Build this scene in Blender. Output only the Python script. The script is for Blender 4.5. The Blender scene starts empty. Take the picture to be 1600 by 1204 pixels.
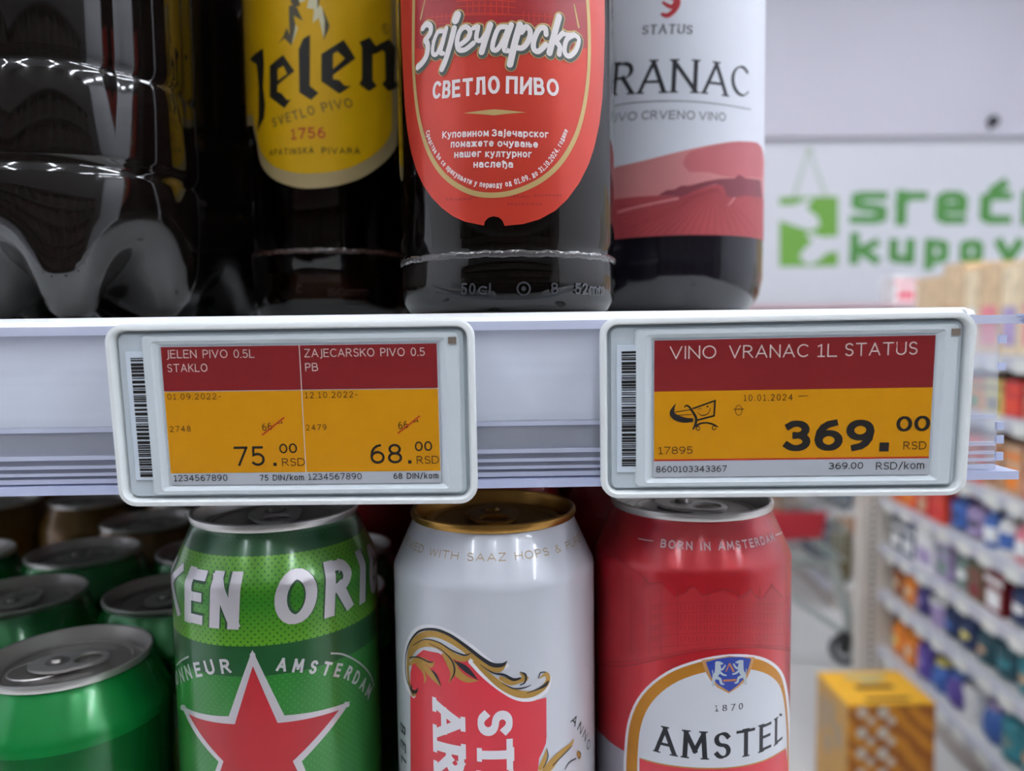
import bpy, bmesh, math, random
from math import sin, cos, pi, radians, atan2, hypot, sqrt, degrees
from mathutils import Vector, Matrix
from mathutils.geometry import tessellate_polygon
random.seed(7)
SC = bpy.context.scene
COL = SC.collection

# ------------------------------------------------------------------ camera, world, lamps, exposure
FPX = 1203.0
CAM = Vector((0, -.234, 0))
_p, _y, _r = radians(4.0), radians(1.1), radians(.75)
CF = Vector((sin(_y)*cos(_p), cos(_y)*cos(_p), -sin(_p)))
_R0 = Vector((cos(_y), -sin(_y), 0)); _U0 = _R0.cross(CF)
CR = cos(_r)*_R0 - sin(_r)*_U0
CU = cos(_r)*_U0 + sin(_r)*_R0
cd = bpy.data.cameras.new('camera'); cam = bpy.data.objects.new('camera', cd); COL.objects.link(cam)
M = Matrix((CR, CU, -CF)).transposed().to_4x4(); M.translation = CAM
cam.matrix_world = M
cd.sensor_width = 36; cd.lens = 36*FPX/1600; cd.clip_start = .01; cd.clip_end = 60
cd.dof.use_dof = True; cd.dof.focus_distance = .222; cd.dof.aperture_fstop = 8.2
SC.camera = cam
w = bpy.data.worlds.new('world'); SC.world = w; w.use_nodes = True
w.node_tree.nodes['Background'].inputs[0].default_value = (.75, .8, .9, 1)
w.node_tree.nodes['Background'].inputs[1].default_value = .12
SC.view_settings.view_transform = 'Standard'; SC.view_settings.look = 'None'
SC.view_settings.gamma = 1; SC.view_settings.exposure = 0.0
SC.view_settings.use_curve_mapping = False
LAMP = 78.0
FLOOR = -1.25; CEIL = 2.55

def ray(x, y): return CF + CR*((x-800)/FPX) + CU*((602-y)/FPX)
def atY(x, y, Y):
    d = ray(x, y); return CAM + d*((Y-CAM.y)/d.y)

# ------------------------------------------------------------------ materials
def S(r, g, b):
    f = lambda c: (c/255/12.92) if c/255 <= .04045 else ((c/255+.055)/1.055)**2.4
    return (f(r), f(g), f(b), 1)
MATS = {}
def mat(name, rgb, rough=.5, metal=0, coat=0, noise=.05, nscale=60, bump=0, ior=1.5, trans=0, emit=None, alpha=1, spec=.5):
    if name in MATS: return MATS[name]
    m = bpy.data.materials.new(name); m.use_nodes = True; nt = m.node_tree; b = nt.nodes['Principled BSDF']
    c = S(*rgb)
    if noise:
        tc = nt.nodes.new('ShaderNodeTexCoord'); n = nt.nodes.new('ShaderNodeTexNoise'); n.inputs['Scale'].default_value = nscale
        nt.links.new(tc.outputs['Object'], n.inputs['Vector'])
        r = nt.nodes.new('ShaderNodeMapRange'); r.inputs['To Min'].default_value = 1-noise; r.inputs['To Max'].default_value = 1+noise
        nt.links.new(n.outputs['Fac'], r.inputs['Value'])
        mx = nt.nodes.new('ShaderNodeVectorMath'); mx.operation = 'SCALE'; mx.inputs[0].default_value = c[:3]
        nt.links.new(r.outputs[0], mx.inputs['Scale']); nt.links.new(mx.outputs[0], b.inputs['Base Color'])
        if bump:
            bp = nt.nodes.new('ShaderNodeBump'); bp.inputs['Strength'].default_value = bump; bp.inputs['Distance'].default_value = .001
            nt.links.new(n.outputs['Fac'], bp.inputs['Height']); nt.links.new(bp.outputs[0], b.inputs['Normal'])
    else: b.inputs['Base Color'].default_value = c
    b.inputs['Roughness'].default_value = rough; b.inputs['Metallic'].default_value = metal
    b.inputs['Coat Weight'].default_value = coat; b.inputs['Coat Roughness'].default_value = .08
    b.inputs['IOR'].default_value = ior; b.inputs['Transmission Weight'].default_value = trans
    b.inputs['Specular IOR Level'].default_value = spec
    b.inputs['Alpha'].default_value = alpha
    if emit: b.inputs['Emission Color'].default_value = c; b.inputs['Emission Strength'].default_value = emit
    MATS[name] = m; return m

# ------------------------------------------------------------------ object helpers
def link(name, data, parent=None):
    o = bpy.data.objects.new(name, data); COL.objects.link(o)
    if parent: o.parent = parent
    return o
def tag(o, label, cat, group=None, kind=None):
    if label: o['label'] = label
    if cat: o['category'] = cat
    if group: o['group'] = group
    if kind: o['kind'] = kind
    return o
def thing(name, label, cat, loc=(0, 0, 0), rz=0, group=None):
    o = link(name, None); o.location = loc; o.rotation_euler = (0, 0, rz); o.empty_display_size = .02
    return tag(o, label, cat, group)
def fin(name, bm, m, parent=None, smooth=False, recalc=True):
    if recalc: bmesh.ops.recalc_face_normals(bm, faces=bm.faces)
    me = bpy.data.meshes.new(name); bm.to_mesh(me); bm.free()
    if m: me.materials.append(m)
    if smooth:
        for p in me.polygons: p.use_smooth = True
        if smooth != 'all':
            me.set_sharp_from_angle(angle=radians(35))
    return link(name, me, parent)
def addbox(bm, x0, x1, y0, y1, z0, z1, bevel=0, seg=2):
    r = bmesh.ops.create_cube(bm, size=1, matrix=Matrix.Translation(((x0+x1)/2, (y0+y1)/2, (z0+z1)/2)) @ Matrix.Diagonal((abs(x1-x0), abs(y1-y0), abs(z1-z0), 1)))
    if bevel:
        es = list({e for v in r['verts'] for e in v.link_edges})
        bmesh.ops.bevel(bm, geom=es, offset=bevel, segments=seg, profile=.5, affect='EDGES')
def box(name, x0, x1, y0, y1, z0, z1, m, parent=None, bevel=0, smooth=False):
    bm = bmesh.new(); addbox(bm, x0, x1, y0, y1, z0, z1, bevel); return fin(name, bm, m, parent, smooth)
def addlathe(bm, prof, seg=64, mod=None, cz=(0, 0, 0)):
    rings = []
    for r, z in prof:
        if r < 1e-6: rings.append([bm.verts.new((cz[0], cz[1], z+cz[2]))]); continue
        ring = []
        for i in range(seg):
            a = 2*pi*i/seg; rr, zz = (mod(r, z, a) if mod else (r, z))
            ring.append(bm.verts.new((cz[0]+rr*sin(a), cz[1]-rr*cos(a), zz+cz[2])))
        rings.append(ring)
    for A_, B_ in zip(rings, rings[1:]):
        for i in range(seg):
            j = (i+1) % seg
            if len(A_) == 1 and len(B_) == 1: break
            if len(A_) == 1: bm.faces.new((A_[0], B_[j], B_[i]))
            elif len(B_) == 1: bm.faces.new((A_[i], A_[j], B_[0]))
            else: bm.faces.new((A_[i], A_[j], B_[j], B_[i]))
def lathe(name, prof, m, parent=None, seg=64, mod=None, smooth=True):
    bm = bmesh.new(); addlathe(bm, prof, seg, mod); return fin(name, bm, m, parent, smooth)
def addtube(bm, pts, r, n=8, closed=False):
    pts = [Vector(p) for p in pts]; N = len(pts); rings = []
    up = Vector((0, 0, 1))
    for i, p in enumerate(pts):
        a = pts[(i-1) % N] if (closed or i) else p; b = pts[(i+1) % N] if (closed or i < N-1) else p
        t = (b-a).normalized(); s = t.cross(up)
        if s.length < .05: s = t.cross(Vector((0, 1, 0)))
        s.normalize(); q = s.cross(t); rr = r[i] if isinstance(r, (list, tuple)) else r
        rings.append([bm.verts.new(p + s*rr*cos(2*pi*k/n) + q*rr*sin(2*pi*k/n)) for k in range(n)])
    for i in range(N if closed else N-1):
        A_, B_ = rings[i], rings[(i+1) % N]
        for k in range(n): bm.faces.new((A_[k], A_[(k+1) % n], B_[(k+1) % n], B_[k]))
    if not closed: bm.faces.new(rings[0]); bm.faces.new(rings[-1][::-1])
def tube(name, pts, r, m, parent=None, n=8, closed=False):
    bm = bmesh.new(); addtube(bm, pts, r, n, closed); return fin(name, bm, m, parent, True)
def extrude_x(name, polys, x0, x1, m, parent=None):
    bm = bmesh.new()
    for pl in polys:
        A_ = [bm.verts.new((x0, y, z)) for y, z in pl]; B_ = [bm.verts.new((x1, y, z)) for y, z in pl]
        n = len(pl)
        for i in range(n): bm.faces.new((A_[i], A_[(i+1) % n], B_[(i+1) % n], B_[i]))
        bm.faces.new(A_[::-1]); bm.faces.new(B_)
    return fin(name, bm, m, parent)
def dup(root, loc, rz=0, label=None, group=None):
    r = root.copy(); COL.objects.link(r); r.location = loc; r.rotation_euler = (0, 0, rz)
    if label: r['label'] = label
    if group: r['group'] = group
    for ch in list(root.children):
        c = ch.copy(); COL.objects.link(c); c.parent = r
        for g in ch.children:
            d = g.copy(); COL.objects.link(d); d.parent = c
    return r
def rrect(w_, h_, r, n=6, cx=0, cy=0):
    pts = []
    for sx, sy, a0 in ((1, 1, 0), (-1, 1, 90), (-1, -1, 180), (1, -1, 270)):
        for k in range(n+1):
            a = radians(a0+90*k/n); pts.append((cx+sx*(w_/2-r)+r*cos(a), cy+sy*(h_/2-r)+r*sin(a)))
    return pts
def loops_mesh(name, loops, m, parent=None, cap0=False, cap1=False, smooth=True):
    """loops: lists of 3-D points with equal counts, bridged in order"""
    bm = bmesh.new(); L = [[bm.verts.new(p) for p in lp] for lp in loops]; n = len(L[0])
    for A_, B_ in zip(L, L[1:]):
        for i in range(n): bm.faces.new((A_[i], A_[(i+1) % n], B_[(i+1) % n], B_[i]))
    if cap0: bm.faces.new(L[0])
    if cap1: bm.faces.new(L[-1])
    return fin(name, bm, m, parent, smooth)

# ------------------------------------------------------------------ surfaces that print lies on
class Cyl:
    def __init__(s, cx, cy, z0, R, prof):   # prof: (r, z) of the outer wall, z rising
        s.c = Vector((cx, cy, z0)); s.R = R; s.prof = sorted(prof, key=lambda q: q[1])
    def r(s, z):
        P = s.prof
        if z <= P[0][1]: return P[0][0]
        for (r0, z0), (r1, z1) in zip(P, P[1:]):
            if z <= z1: return r0+(r1-r0)*(z-z0)/max(z1-z0, 1e-9)
        return P[-1][0]
    def px(s, x, y):
        d = ray(x, y); o = CAM-s.c; r = s.R
        for _ in range(8):
            A_ = d.x*d.x+d.y*d.y; B_ = o.x*d.x+o.y*d.y; C_ = o.x*o.x+o.y*o.y-r*r
            D = max(B_*B_-A_*C_, 0); t = (-B_-sqrt(D))/A_; P = o+d*t; r = s.r(P.z)
        return (atan2(P.x, -P.y)*s.R, P.z)
    def wrap(s, u, v, e):
        r = s.r(v)+e; a = u/s.R
        return Vector((r*sin(a), -r*cos(a), v))
    step = .0022; vstep = None
class Flat:
    step = None; vstep = None
    def __init__(s, c, Mx): s.c = Vector(c); s.M = Mx; s.Mi = Mx.inverted()   # local plane: x right, z up, -y toward viewer
    def px(s, x, y):
        d = s.Mi @ ray(x, y); o = s.Mi @ (CAM-s.c); t = (s.y0-o.y)/d.y; P = o+d*t
        return (P.x, P.z)
    y0 = 0
    def wrap(s, u, v, e): return Vector((u, s.y0-e, v))

def offs(p, q, r, c, wa):   # mitred normal at q
    def nrm(a, b):
        d = (b[0]-a[0], b[1]-a[1]); l = hypot(*d) or 1e-9; return (-d[1]/l, d[0]/l)
    if p is None: return nrm(q, r), 1
    if r is None: return nrm(p, q), 1
    n1 = nrm(p, q); n2 = nrm(q, r); m = (n1[0]+n2[0], n1[1]+n2[1]); l = hypot(*m)
    if l < .3: return n2, 1
    m = (m[0]/l, m[1]/l); return m, min(1/max(m[0]*n1[0]+m[1]*n1[1], .2), 1.7)
class Art:
    def __init__(s, surf, T=(0, 0, 1)): s.f = surf; s.T = T; s.polys = []
    def P(s, X, Y): return s.f.px(s.T[0]+X/s.T[2], s.T[1]+Y/s.T[2])
    def at(s, T): s.T = T; return s
    def mm(s, X, Y, l):     # length l (crop units, vertical) in metres at X, Y
        a = s.P(X, Y); b = s.P(X, Y-l); return hypot(a[0]-b[0], a[1]-b[1])
    def poly(s, pts, holes=(), uv=False):
        lp = [pts]+list(holes)
        if not uv: lp = [[s.P(*p) for p in l] for l in lp]
        if not holes and len(lp[0]) <= 4 and len(lp[0]) > 2: s.polys.append(lp[0]) if len(lp[0]) == 3 else s._tess(lp)
        else: s._tess(lp)
        return s
    def _tess(s, lp):
        flat = [p for l in lp for p in l]
        for t in tessellate_polygon([[Vector((p[0], p[1], 0)) for p in l] for l in lp]):
            s.polys.append([flat[i] for i in t])
    def ribbon(s, pts, wd, closed=False, uv=False, caps=False):
        """wd: width (uv units if uv else crop units) - number, list or function of direction"""
        if not uv:
            k = s.mm(pts[0][0], pts[0][1], 10)/10; pts = [s.P(*p) for p in pts]
            wd = [q*k for q in wd] if isinstance(wd, (list, tuple)) else wd*k
        n = len(pts); Lf = []; Rt = []
        for i in range(n):
            a = pts[i-1] if (i or closed) else None; b = pts[(i+1) % n] if (closed or i < n-1) else None
            m, k = offs(a, pts[i], b, None, 0)
            if callable(wd): h = wd(-m[1], m[0])/2
            elif isinstance(wd, (list, tuple)): h = wd[i]/2
            else: h = wd/2
            Lf.append((pts[i][0]+m[0]*h*k, pts[i][1]+m[1]*h*k)); Rt.append((pts[i][0]-m[0]*h*k, pts[i][1]-m[1]*h*k))
        for i in range(n if closed else n-1):
            j = (i+1) % n; s.polys.append([Rt[i], Rt[j], Lf[j], Lf[i]])
        if caps:
            for i, q in ((0, 1), (-1, -2)):
                h = hypot(Lf[i][0]-Rt[i][0], Lf[i][1]-Rt[i][1])/2; c = pts[i]
                s.polys.append([(c[0]+h*cos(2*pi*t/12), c[1]+h*sin(2*pi*t/12)) for t in range(12)])
        return s
    def blob(s, X, Y, rx, ry=None, rot=0, n=20):
        ry = ry or rx
        return s.poly([(X+rx*cos(t)*cos(rot)-ry*sin(t)*sin(rot), Y+rx*cos(t)*sin(rot)+ry*sin(t)*cos(rot)) for t in [2*pi*k/n for k in range(n)]])
    def text(s, txt, path, h, w=.12, wh=None, nib=0, serif=0, sx=None, slant=0, mono=False, uv=False, gap=.17, flat=False):
        hh = s.mm(path[0][0], path[0][1], h) if not uv else h
        P = [s.P(*p) for p in path] if not uv else path
        if flat: va = sum(p[1] for p in P)/len(P); P = [(P[0][0], va), (P[-1][0], va)]
        seg = [0]
        for a, b in zip(P, P[1:]): seg.append(seg[-1]+hypot(b[0]-a[0], b[1]-a[1]))
        L = seg[-1]; wh = wh if wh is not None else w
        if sx is None:
            if mono: sx = .9
            else:
                fix = sum(w for c in txt if c != ' ')+gap*(len(txt)-1); var = sum(G[c][0]*(1-w) if c != ' ' else .36 for c in txt)
                sx = min(2.6, max(.3, (L/hh-fix)/max(var, .01)))
        ws = [(G[c][0]*(1-w)*sx+w)*hh if c != ' ' else .36*hh*sx for c in txt]
        if mono: cell = L/len(txt); pos = [cell*i+(cell-wd)/2 for i, wd in enumerate(ws)]
        else:
            gap = (L-sum(ws))/max(len(txt)-1, 1); pos = []; x = 0
            for wd in ws: pos.append(x); x += wd+gap
        def loc(t):
            for i in range(len(seg)-1):
                if t <= seg[i+1] or i == len(seg)-2:
                    k = (t-seg[i])/max(seg[i+1]-seg[i], 1e-9); a, b = P[i], P[i+1]
                    d = hypot(b[0]-a[0], b[1]-a[1]); return (a[0]+(b[0]-a[0])*k, a[1]+(b[1]-a[1])*k), ((b[0]-a[0])/d, (b[1]-a[1])/d)
        ca, sa = cos(radians(nib)), sin(radians(nib))
        fw = lambda dx, dy: (wh+(w-wh)*min(1, abs(dx*sa-dy*ca)*1.05))
        for c, p0, wd in zip(txt, pos, ws):
            if c == ' ': continue
            o, _ = loc(p0); _, d = loc(p0+wd/2); nx, ny = -d[1], d[0]
            tmp = Art(s.f)
            for st in G[c][1]:
                pts = [(w/2+q[0]*(1-w)*sx, w/2+q[1]*(1-w)) for q in st]
                if len(pts) == 1:
                    q = pts[0]; tmp.polys.append([(q[0]-w*.6, q[1]-w*.6), (q[0]+w*.6, q[1]-w*.6), (q[0]+w*.6, q[1]+w*.6), (q[0]-w*.6, q[1]+w*.6)]); continue
                cl = hypot(pts[0][0]-pts[-1][0], pts[0][1]-pts[-1][1]) < 1e-6 and len(pts) > 4
                if not cl:
                    for i, j in ((0, 1), (-1, -2)):   # extend the ends by half the pen
                        dx, dy = pts[i][0]-pts[j][0], pts[i][1]-pts[j][1]; l = hypot(dx, dy) or 1
                        ext = (w if abs(dy) > abs(dx) else wh if False else w)*.5
                        if serif and abs(dy)/l > .5 and (abs(st[i][1]) < .02 or abs(st[i][1]-1) < .02):
                            y = 0 if abs(st[i][1]) < .02 else 1; hs = (fw(dx/l, dy/l)/2+serif); th = max(wh*.8, .05)
                            tmp.polys.append([(pts[i][0]-hs, y-(th if y else 0)), (pts[i][0]+hs, y-(th if y else 0)), (pts[i][0]+hs, y+(0 if y else th)), (pts[i][0]-hs, y+(0 if y else th))])
                        pts[i] = (pts[i][0]+dx/l*ext, pts[i][1]+dy/l*ext) if abs(dy)/l > .35 or True else pts[i]
                else: pts = pts[:-1]
                tmp.ribbon(pts, fw, closed=cl, uv=True)
            if (c.isupper() or c.isdigit()) and c != 'J': tmp.polys = [[(x, min(max(y, 0), 1)) for x, y in pl] for pl in tmp.polys]
            for pl in tmp.polys:
                s.polys.append([(o[0]+((x+slant*y)*d[0]+y*nx)*hh, o[1]+((x+slant*y)*d[1]+y*ny)*hh) for x, y in pl])
        return s
    def build(s, name, m, parent, e=.00006, label=None):
        bm = bmesh.new()
        dz = 1.2e-6 if s.f.step or s.T[2] != 2.407 else 4e-5
        for ip, pl in enumerate(s.polys):
            a = sum(p[0]*q[1]-q[0]*p[1] for p, q in zip(pl, pl[1:]+pl[:1]))
            if a < 0: pl = pl[::-1]
            try: bm.faces.new([bm.verts.new((p[0], p[1], (ip % 22)*dz)) for p in pl])
            except Exception: pass
        for st, ax in ((s.f.step, 0), (s.f.vstep, 1)):
            if st and len(bm.verts):
                lo = min(v.co[ax] for v in bm.verts); hi = max(v.co[ax] for v in bm.verts)
                no = (1, 0, 0) if ax == 0 else (0, 1, 0)
                ts = [(math.floor(lo/st)+1+k)*st for k in range(int((hi-lo)/st)+2)] if ax == 0 else [z for _, z in s.f.prof]
                for t in ts:
                    if not lo < t < hi: continue
                    fs = [f for f in bm.faces if min(v.co[ax] for v in f.verts) < t-1e-7 and max(v.co[ax] for v in f.verts) > t+1e-7]
                    if fs:
                        g = set(fs) | {e_ for f in fs for e_ in f.edges} | {v for f in fs for v in f.verts}
                        bmesh.ops.bisect_plane(bm, geom=list(g), plane_co=(t, t, 0), plane_no=no, dist=1e-8)
        for v in bm.verts: v.co = s.f.wrap(v.co.x, v.co.y, e+v.co.z)
        o = fin(name, bm, m, parent, 'all' if s.f.step else False, recalc=False)
        if label: o['label'] = label
        return o

# ------------------------------------------------------------------ pen font (cap height 1)
def arc(cx, cy, rx, ry, a0, a1, n=None):
    n = n or max(3, int(abs(a1-a0)/18)); return [(cx+rx*cos(radians(a0+(a1-a0)*k/n)), cy+ry*sin(radians(a0+(a1-a0)*k/n))) for k in range(n+1)]
X = .74
def ring(cx, cy, rx, ry): return arc(cx, cy, rx, ry, 90, 450, 22)
G = {
'A': (.74, [[(0, 0), (.37, 1)], [(.37, 1), (.74, 0)], [(.13, .32), (.61, .32)]]),
'B': (.6, [[(0, 0), (0, 1)], [(0, 1), (.33, 1)]+arc(.33, .76, .21, .24, 90, -90)+[(0, .52)], [(.3, .52)]+arc(.36, .26, .24, .26, 90, -90)+[(0, 0)]]),
'C': (.66, [arc(.4, .5, .4, .5, 48, 312)]),
'D': (.7, [[(0, 0), (0, 1)], [(0, 1), (.3, 1)]+arc(.3, .5, .4, .5, 90, -90)+[(0, 0)]]),
'E': (.54, [[(0, 0), (0, 1)], [(0, 1), (.54, 1)], [(0, .52), (.48, .52)], [(0, 0), (.54, 0)]]),
'G': (.72, [arc(.4, .5, .4, .5, 48, 330)+[(.74, .45)], [(.45, .45), (.74, .45)]]),
'H': (.66, [[(0, 0), (0, 1)], [(.66, 0), (.66, 1)], [(0, .52), (.66, .52)]]),
'I': (.0, [[(0, 0), (0, 1)]]),
'J': (.2, [[(.2, 1), (.2, .0)]+arc(0, 0, .2, .2, 0, -80)]),
'K': (.6, [[(0, 0), (0, 1)], [(.58, 1), (.03, .45)], [(.2, .6), (.62, 0)]]),
'L': (.5, [[(0, 0), (0, 1)], [(0, 0), (.5, 0)]]),
'M': (.82, [[(0, 0), (.06, 1)], [(.06, 1), (.41, .25)], [(.41, .25), (.76, 1)], [(.76, 1), (.82, 0)]]),
'N': (.66, [[(0, 0), (0, 1)], [(0, 1), (.66, 0)], [(.66, 0), (.66, 1)]]),
'O': (.78, [ring(.39, .5, .39, .5)]),
'P': (.54, [[(0, 0), (0, 1)], [(0, 1), (.28, 1)]+arc(.28, .73, .26, .27, 90, -90)+[(0, .46)]]),
'R': (.62, [[(0, 0), (0, 1)], [(0, 1), (.3, 1)]+arc(.3, .75, .25, .25, 90, -90)+[(0, .5)], [(.28, .5), (.62, 0)]]),
'S': (.54, [arc(.28, .755, .25, .245, 30, 250)+arc(.28, .255, .26, .255, 75, -150)]),
'T': (.7, [[(0, 1), (.7, 1)], [(.35, 0), (.35, 1)]]),
'U': (.66, [[(0, 1), (0, .33)]+arc(.33, .33, .33, .33, 180, 360)+[(.66, 1)]]),
'V': (.72, [[(0, 1), (.36, 0)], [(.36, 0), (.72, 1)]]),
'W': (1.0, [[(0, 1), (.25, 0)], [(.25, 0), (.5, .9)], [(.5, .9), (.75, 0)], [(.75, 0), (1, 1)]]),
'Y': (.66, [[(0, 1), (.33, .5)], [(.66, 1), (.33, .5)], [(.33, .5), (.33, 0)]]),
'Z': (.6, [[(.02, 1), (.6, 1)], [(.6, 1), (0, 0)], [(0, 0), (.6, 0)]]),
'0': (.54, [ring(.27, .5, .27, .5)]),
'1': (.36, [[(.18, 0), (.18, 1), (0, .86)], [(0, 0), (.36, 0)]]),
'2': (.52, [arc(.25, .73, .26, .27, 155, -30)+[(0, 0)], [(0, 0), (.52, 0)]]),
'3': (.52, [arc(.24, .755, .25, .245, 140, -90), arc(.24, .265, .28, .265, 90, -145)]),
'4': (.58, [[(.42, 0), (.42, 1)], [(.42, 1), (0, .3)], [(0, .3), (.58, .3)]]),
'5': (.52, [[(.46, 1), (.06, 1), (.04, .55)]+arc(.23, .31, .28, .31, 115, -140)]),
'6': (.54, [ring(.28, .3, .27, .3), arc(.42, .42, .41, .58, 180, 92)]),
'7': (.54, [[(0, 1), (.54, 1)], [(.54, 1), (.16, 0)]]),
'8': (.54, [ring(.27, .76, .23, .24), ring(.27, .26, .27, .26)]),
'9': (.54, [ring(.26, .7, .27, .3), arc(.12, .58, .41, .58, 0, -88)]),
'.': (.0, [[(0, 0)]]), ',': (.05, [[(.05, .05), (0, -.14)]]), '-': (.34, [[(0, .4), (.34, .4)]]),
'/': (.4, [[(0, -.1), (.4, 1.05)]]), '"': (.2, [[(0, 1), (0, .75)], [(.2, 1), (.2, .75)]]), "'": (0, [[(0, 1), (0, .75)]]),
'&': (.66, [[(.66, 0), (.12, .7)]+arc(.27, .82, .16, .18, 200, -30)+[(.05, .42)]+arc(.24, .25, .24, .25, 150, 330)+[(.62, .45)]]),
's': (.42, [arc(.22, .56, .19, .18, 35, 250)+arc(.22, .19, .2, .19, 75, -150)]),
'r': (.3, [[(0, 0), (0, X)], arc(.26, X-.26, .26, .26, 180, 75)]),
'e': (.52, [[(.02, .38), (.5, .38)]+arc(.26, .37, .25, .37, 5, 315)]),
'c': (.44, [arc(.26, .37, .26, .37, 50, 310)]),
'n': (.46, [[(0, 0), (0, X)], arc(.23, X-.25, .23, .25, 170, 0)+[(.46, 0)]]),
'a': (.46, [ring(.22, .24, .22, .24), arc(.22, X-.24, .24, .24, 140, 0)+[(.46, 0)]]),
'k': (.46, [[(0, 0), (0, 1.04)], [(.44, X), (.03, .32)], [(.14, .42), (.46, 0)]]),
'u': (.46, [[(0, X), (0, .24)]+arc(.23, .24, .23, .24, 180, 350), [(.46, 0), (.46, X)]]),
'p': (.5, [[(0, -.26), (0, X)], ring(.26, .37, .26, .37)]),
'o': (.52, [ring(.26, .37, .26, .37)]),
'v': (.5, [[(0, X), (.25, 0)], [(.25, 0), (.5, X)]]),
'i': (.0, [[(0, 0), (0, X)], [(0, X+.24)]]),
'm': (.74, [[(0, 0), (0, X)], arc(.19, X-.22, .18, .22, 170, 0)+[(.37, 0)], arc(.56, X-.22, .18, .22, 170, 0)+[(.74, 0)]]),
'l': (.0, [[(0, 0), (0, 1.04)]]),
'ć': (.44, [arc(.26, .37, .26, .37, 50, 310), [(.2, X+.14), (.36, X+.32)]]),
# Cyrillic
'К': (.58, [[(0, 0), (0, 1)], [(.56, 1), (.1, .5)], [(.1, .5), (.58, 0)]]),
'З': (.54, [arc(.24, .755, .25, .245, 150, -90), arc(.24, .265, .28, .265, 90, -150)]),
'Л': (.66, [[(0, 0), (.1, .08), (.17, 1)], [(.17, 1), (.66, 1)], [(.66, 1), (.66, 0)]]),
'П': (.64, [[(0, 0), (0, 1)], [(0, 1), (.64, 1)], [(.64, 1), (.64, 0)]]),
'И': (.66, [[(0, 1), (0, 0)], [(0, 0), (.66, 1)], [(.66, 1), (.66, 0)]]),
'у': (.5, [[(0, X), (.25, .05)], [(.5, X), (.16, -.24), (.02, -.24)]]),
'п': (.44, [[(0, 0), (0, X)], [(0, X), (.44, X)], [(.44, X), (.44, 0)]]),
'в': (.44, [[(0, 0), (0, X)], [(0, X), (.25, X)]+arc(.25, .56, .16, .18, 90, -90)+[(0, .38)], [(.25, .38)]+arc(.26, .19, .18, .19, 90, -90)+[(0, 0)]]),
'и': (.46, [[(0, X), (0, 0)], [(0, 0), (.46, X)], [(.46, X), (.46, 0)]]),
'н': (.44, [[(0, 0), (0, X)], [(.44, 0), (.44, X)], [(0, .38), (.44, .38)]]),
'м': (.58, [[(0, 0), (.03, X)], [(.03, X), (.29, .15)], [(.29, .15), (.55, X)], [(.55, X), (.58, 0)]]),
'ј': (.1, [[(.1, X), (.1, -.1), (0, -.24)], [(.1, X+.24)]]),
'ч': (.42, [[(0, X), (0, .45)]+arc(.2, .45, .2, .15, 180, 300)+[(.42, .36)], [(.42, 0), (.42, X)]]),
'к': (.44, [[(0, 0), (0, X)], [(.42, X), (.06, .38)], [(.06, .38), (.44, 0)]]),
'г': (.34, [[(0, 0), (0, X)], [(0, X), (.34, X)]]),
'т': (.46, [[(0, X), (.46, X)], [(.23, 0), (.23, X)]]),
'ж': (.7, [[(.35, 0), (.35, X)], [(0, X), (.3, .38)], [(.3, .38), (0, 0)], [(.7, X), (.4, .38)], [(.4, .38), (.7, 0)]]),
'ш': (.68, [[(0, X), (0, 0)], [(.34, X), (.34, 0)], [(.68, X), (.68, 0)], [(0, 0), (.68, 0)]]),
'л': (.48, [[(0, 0), (.08, .06), (.13, X)], [(.13, X), (.48, X)], [(.48, X), (.48, 0)]]),
'љ': (.74, [[(0, 0), (.06, .06), (.1, X)], [(.1, X), (.38, X)], [(.38, X), (.38, 0)], [(.38, .42), (.56, .42)]+arc(.56, .21, .18, .21, 90, -90)+[(.38, 0)]]),
'њ': (.72, [[(0, 0), (0, X)], [(.36, 0), (.36, X)], [(0, .42), (.54, .42)]+arc(.54, .21, .18, .21, 90, -90)+[(.36, 0)]]),
'ђ': (.48, [[(.05, 0), (.05, 1)], [(-.06, .84), (.3, .84)], arc(.27, .45, .22, .22, 170, 0)+[(.49, -.1), (.36, -.24)]]),
'ћ': (.48, [[(.05, 0), (.05, 1)], [(-.06, .84), (.3, .84)], arc(.27, .45, .22, .22, 170, 0)+[(.49, 0)]]),
'д': (.52, [[(0, -.14), (0, 0), (.52, 0), (.52, -.14)], [(.08, 0), (.14, X)], [(.14, X), (.44, X)], [(.44, X), (.44, 0)]]),
}
for a, b in (('С', 'C'), ('В', 'B'), ('Е', 'E'), ('Т', 'T'), ('О', 'O'), ('о', 'o'), ('а', 'a'), ('е', 'e'), ('р', 'p'), ('с', 'c')): G[a] = G[b]
def T(x, y, s): return (x, y, s)
def catmull(pts, n=6, closed=False):
    out = []; N = len(pts)
    for i in range(N if closed else N-1):
        g = lambda k: pts[k % N] if closed else pts[max(0, min(N-1, k))]
        p0, p1, p2, p3 = g(i-1), g(i), g(i+1), g(i+2)
        for k in range(n):
            t = k/n; out.append(tuple(.5*(2*b+(c-a)*t+(2*a-5*b+4*c-d)*t*t+(3*b-a-3*c+d)*t**3) for a, b, c, d in zip(p0, p1, p2, p3)))
    if not closed: out.append(tuple(pts[-1]))
    return out
def brush(art, pts, ws, n=5, caps=True):    # smooth tapered stroke; ws per point
    if not isinstance(ws, (list, tuple)): ws = [ws]*len(pts)
    q = catmull([(p[0], p[1], wv) for p, wv in zip(pts, ws)], n)
    art.ribbon([(a, b) for a, b, _ in q], [max(c, .1) for _, _, c in q], caps=caps)

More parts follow.
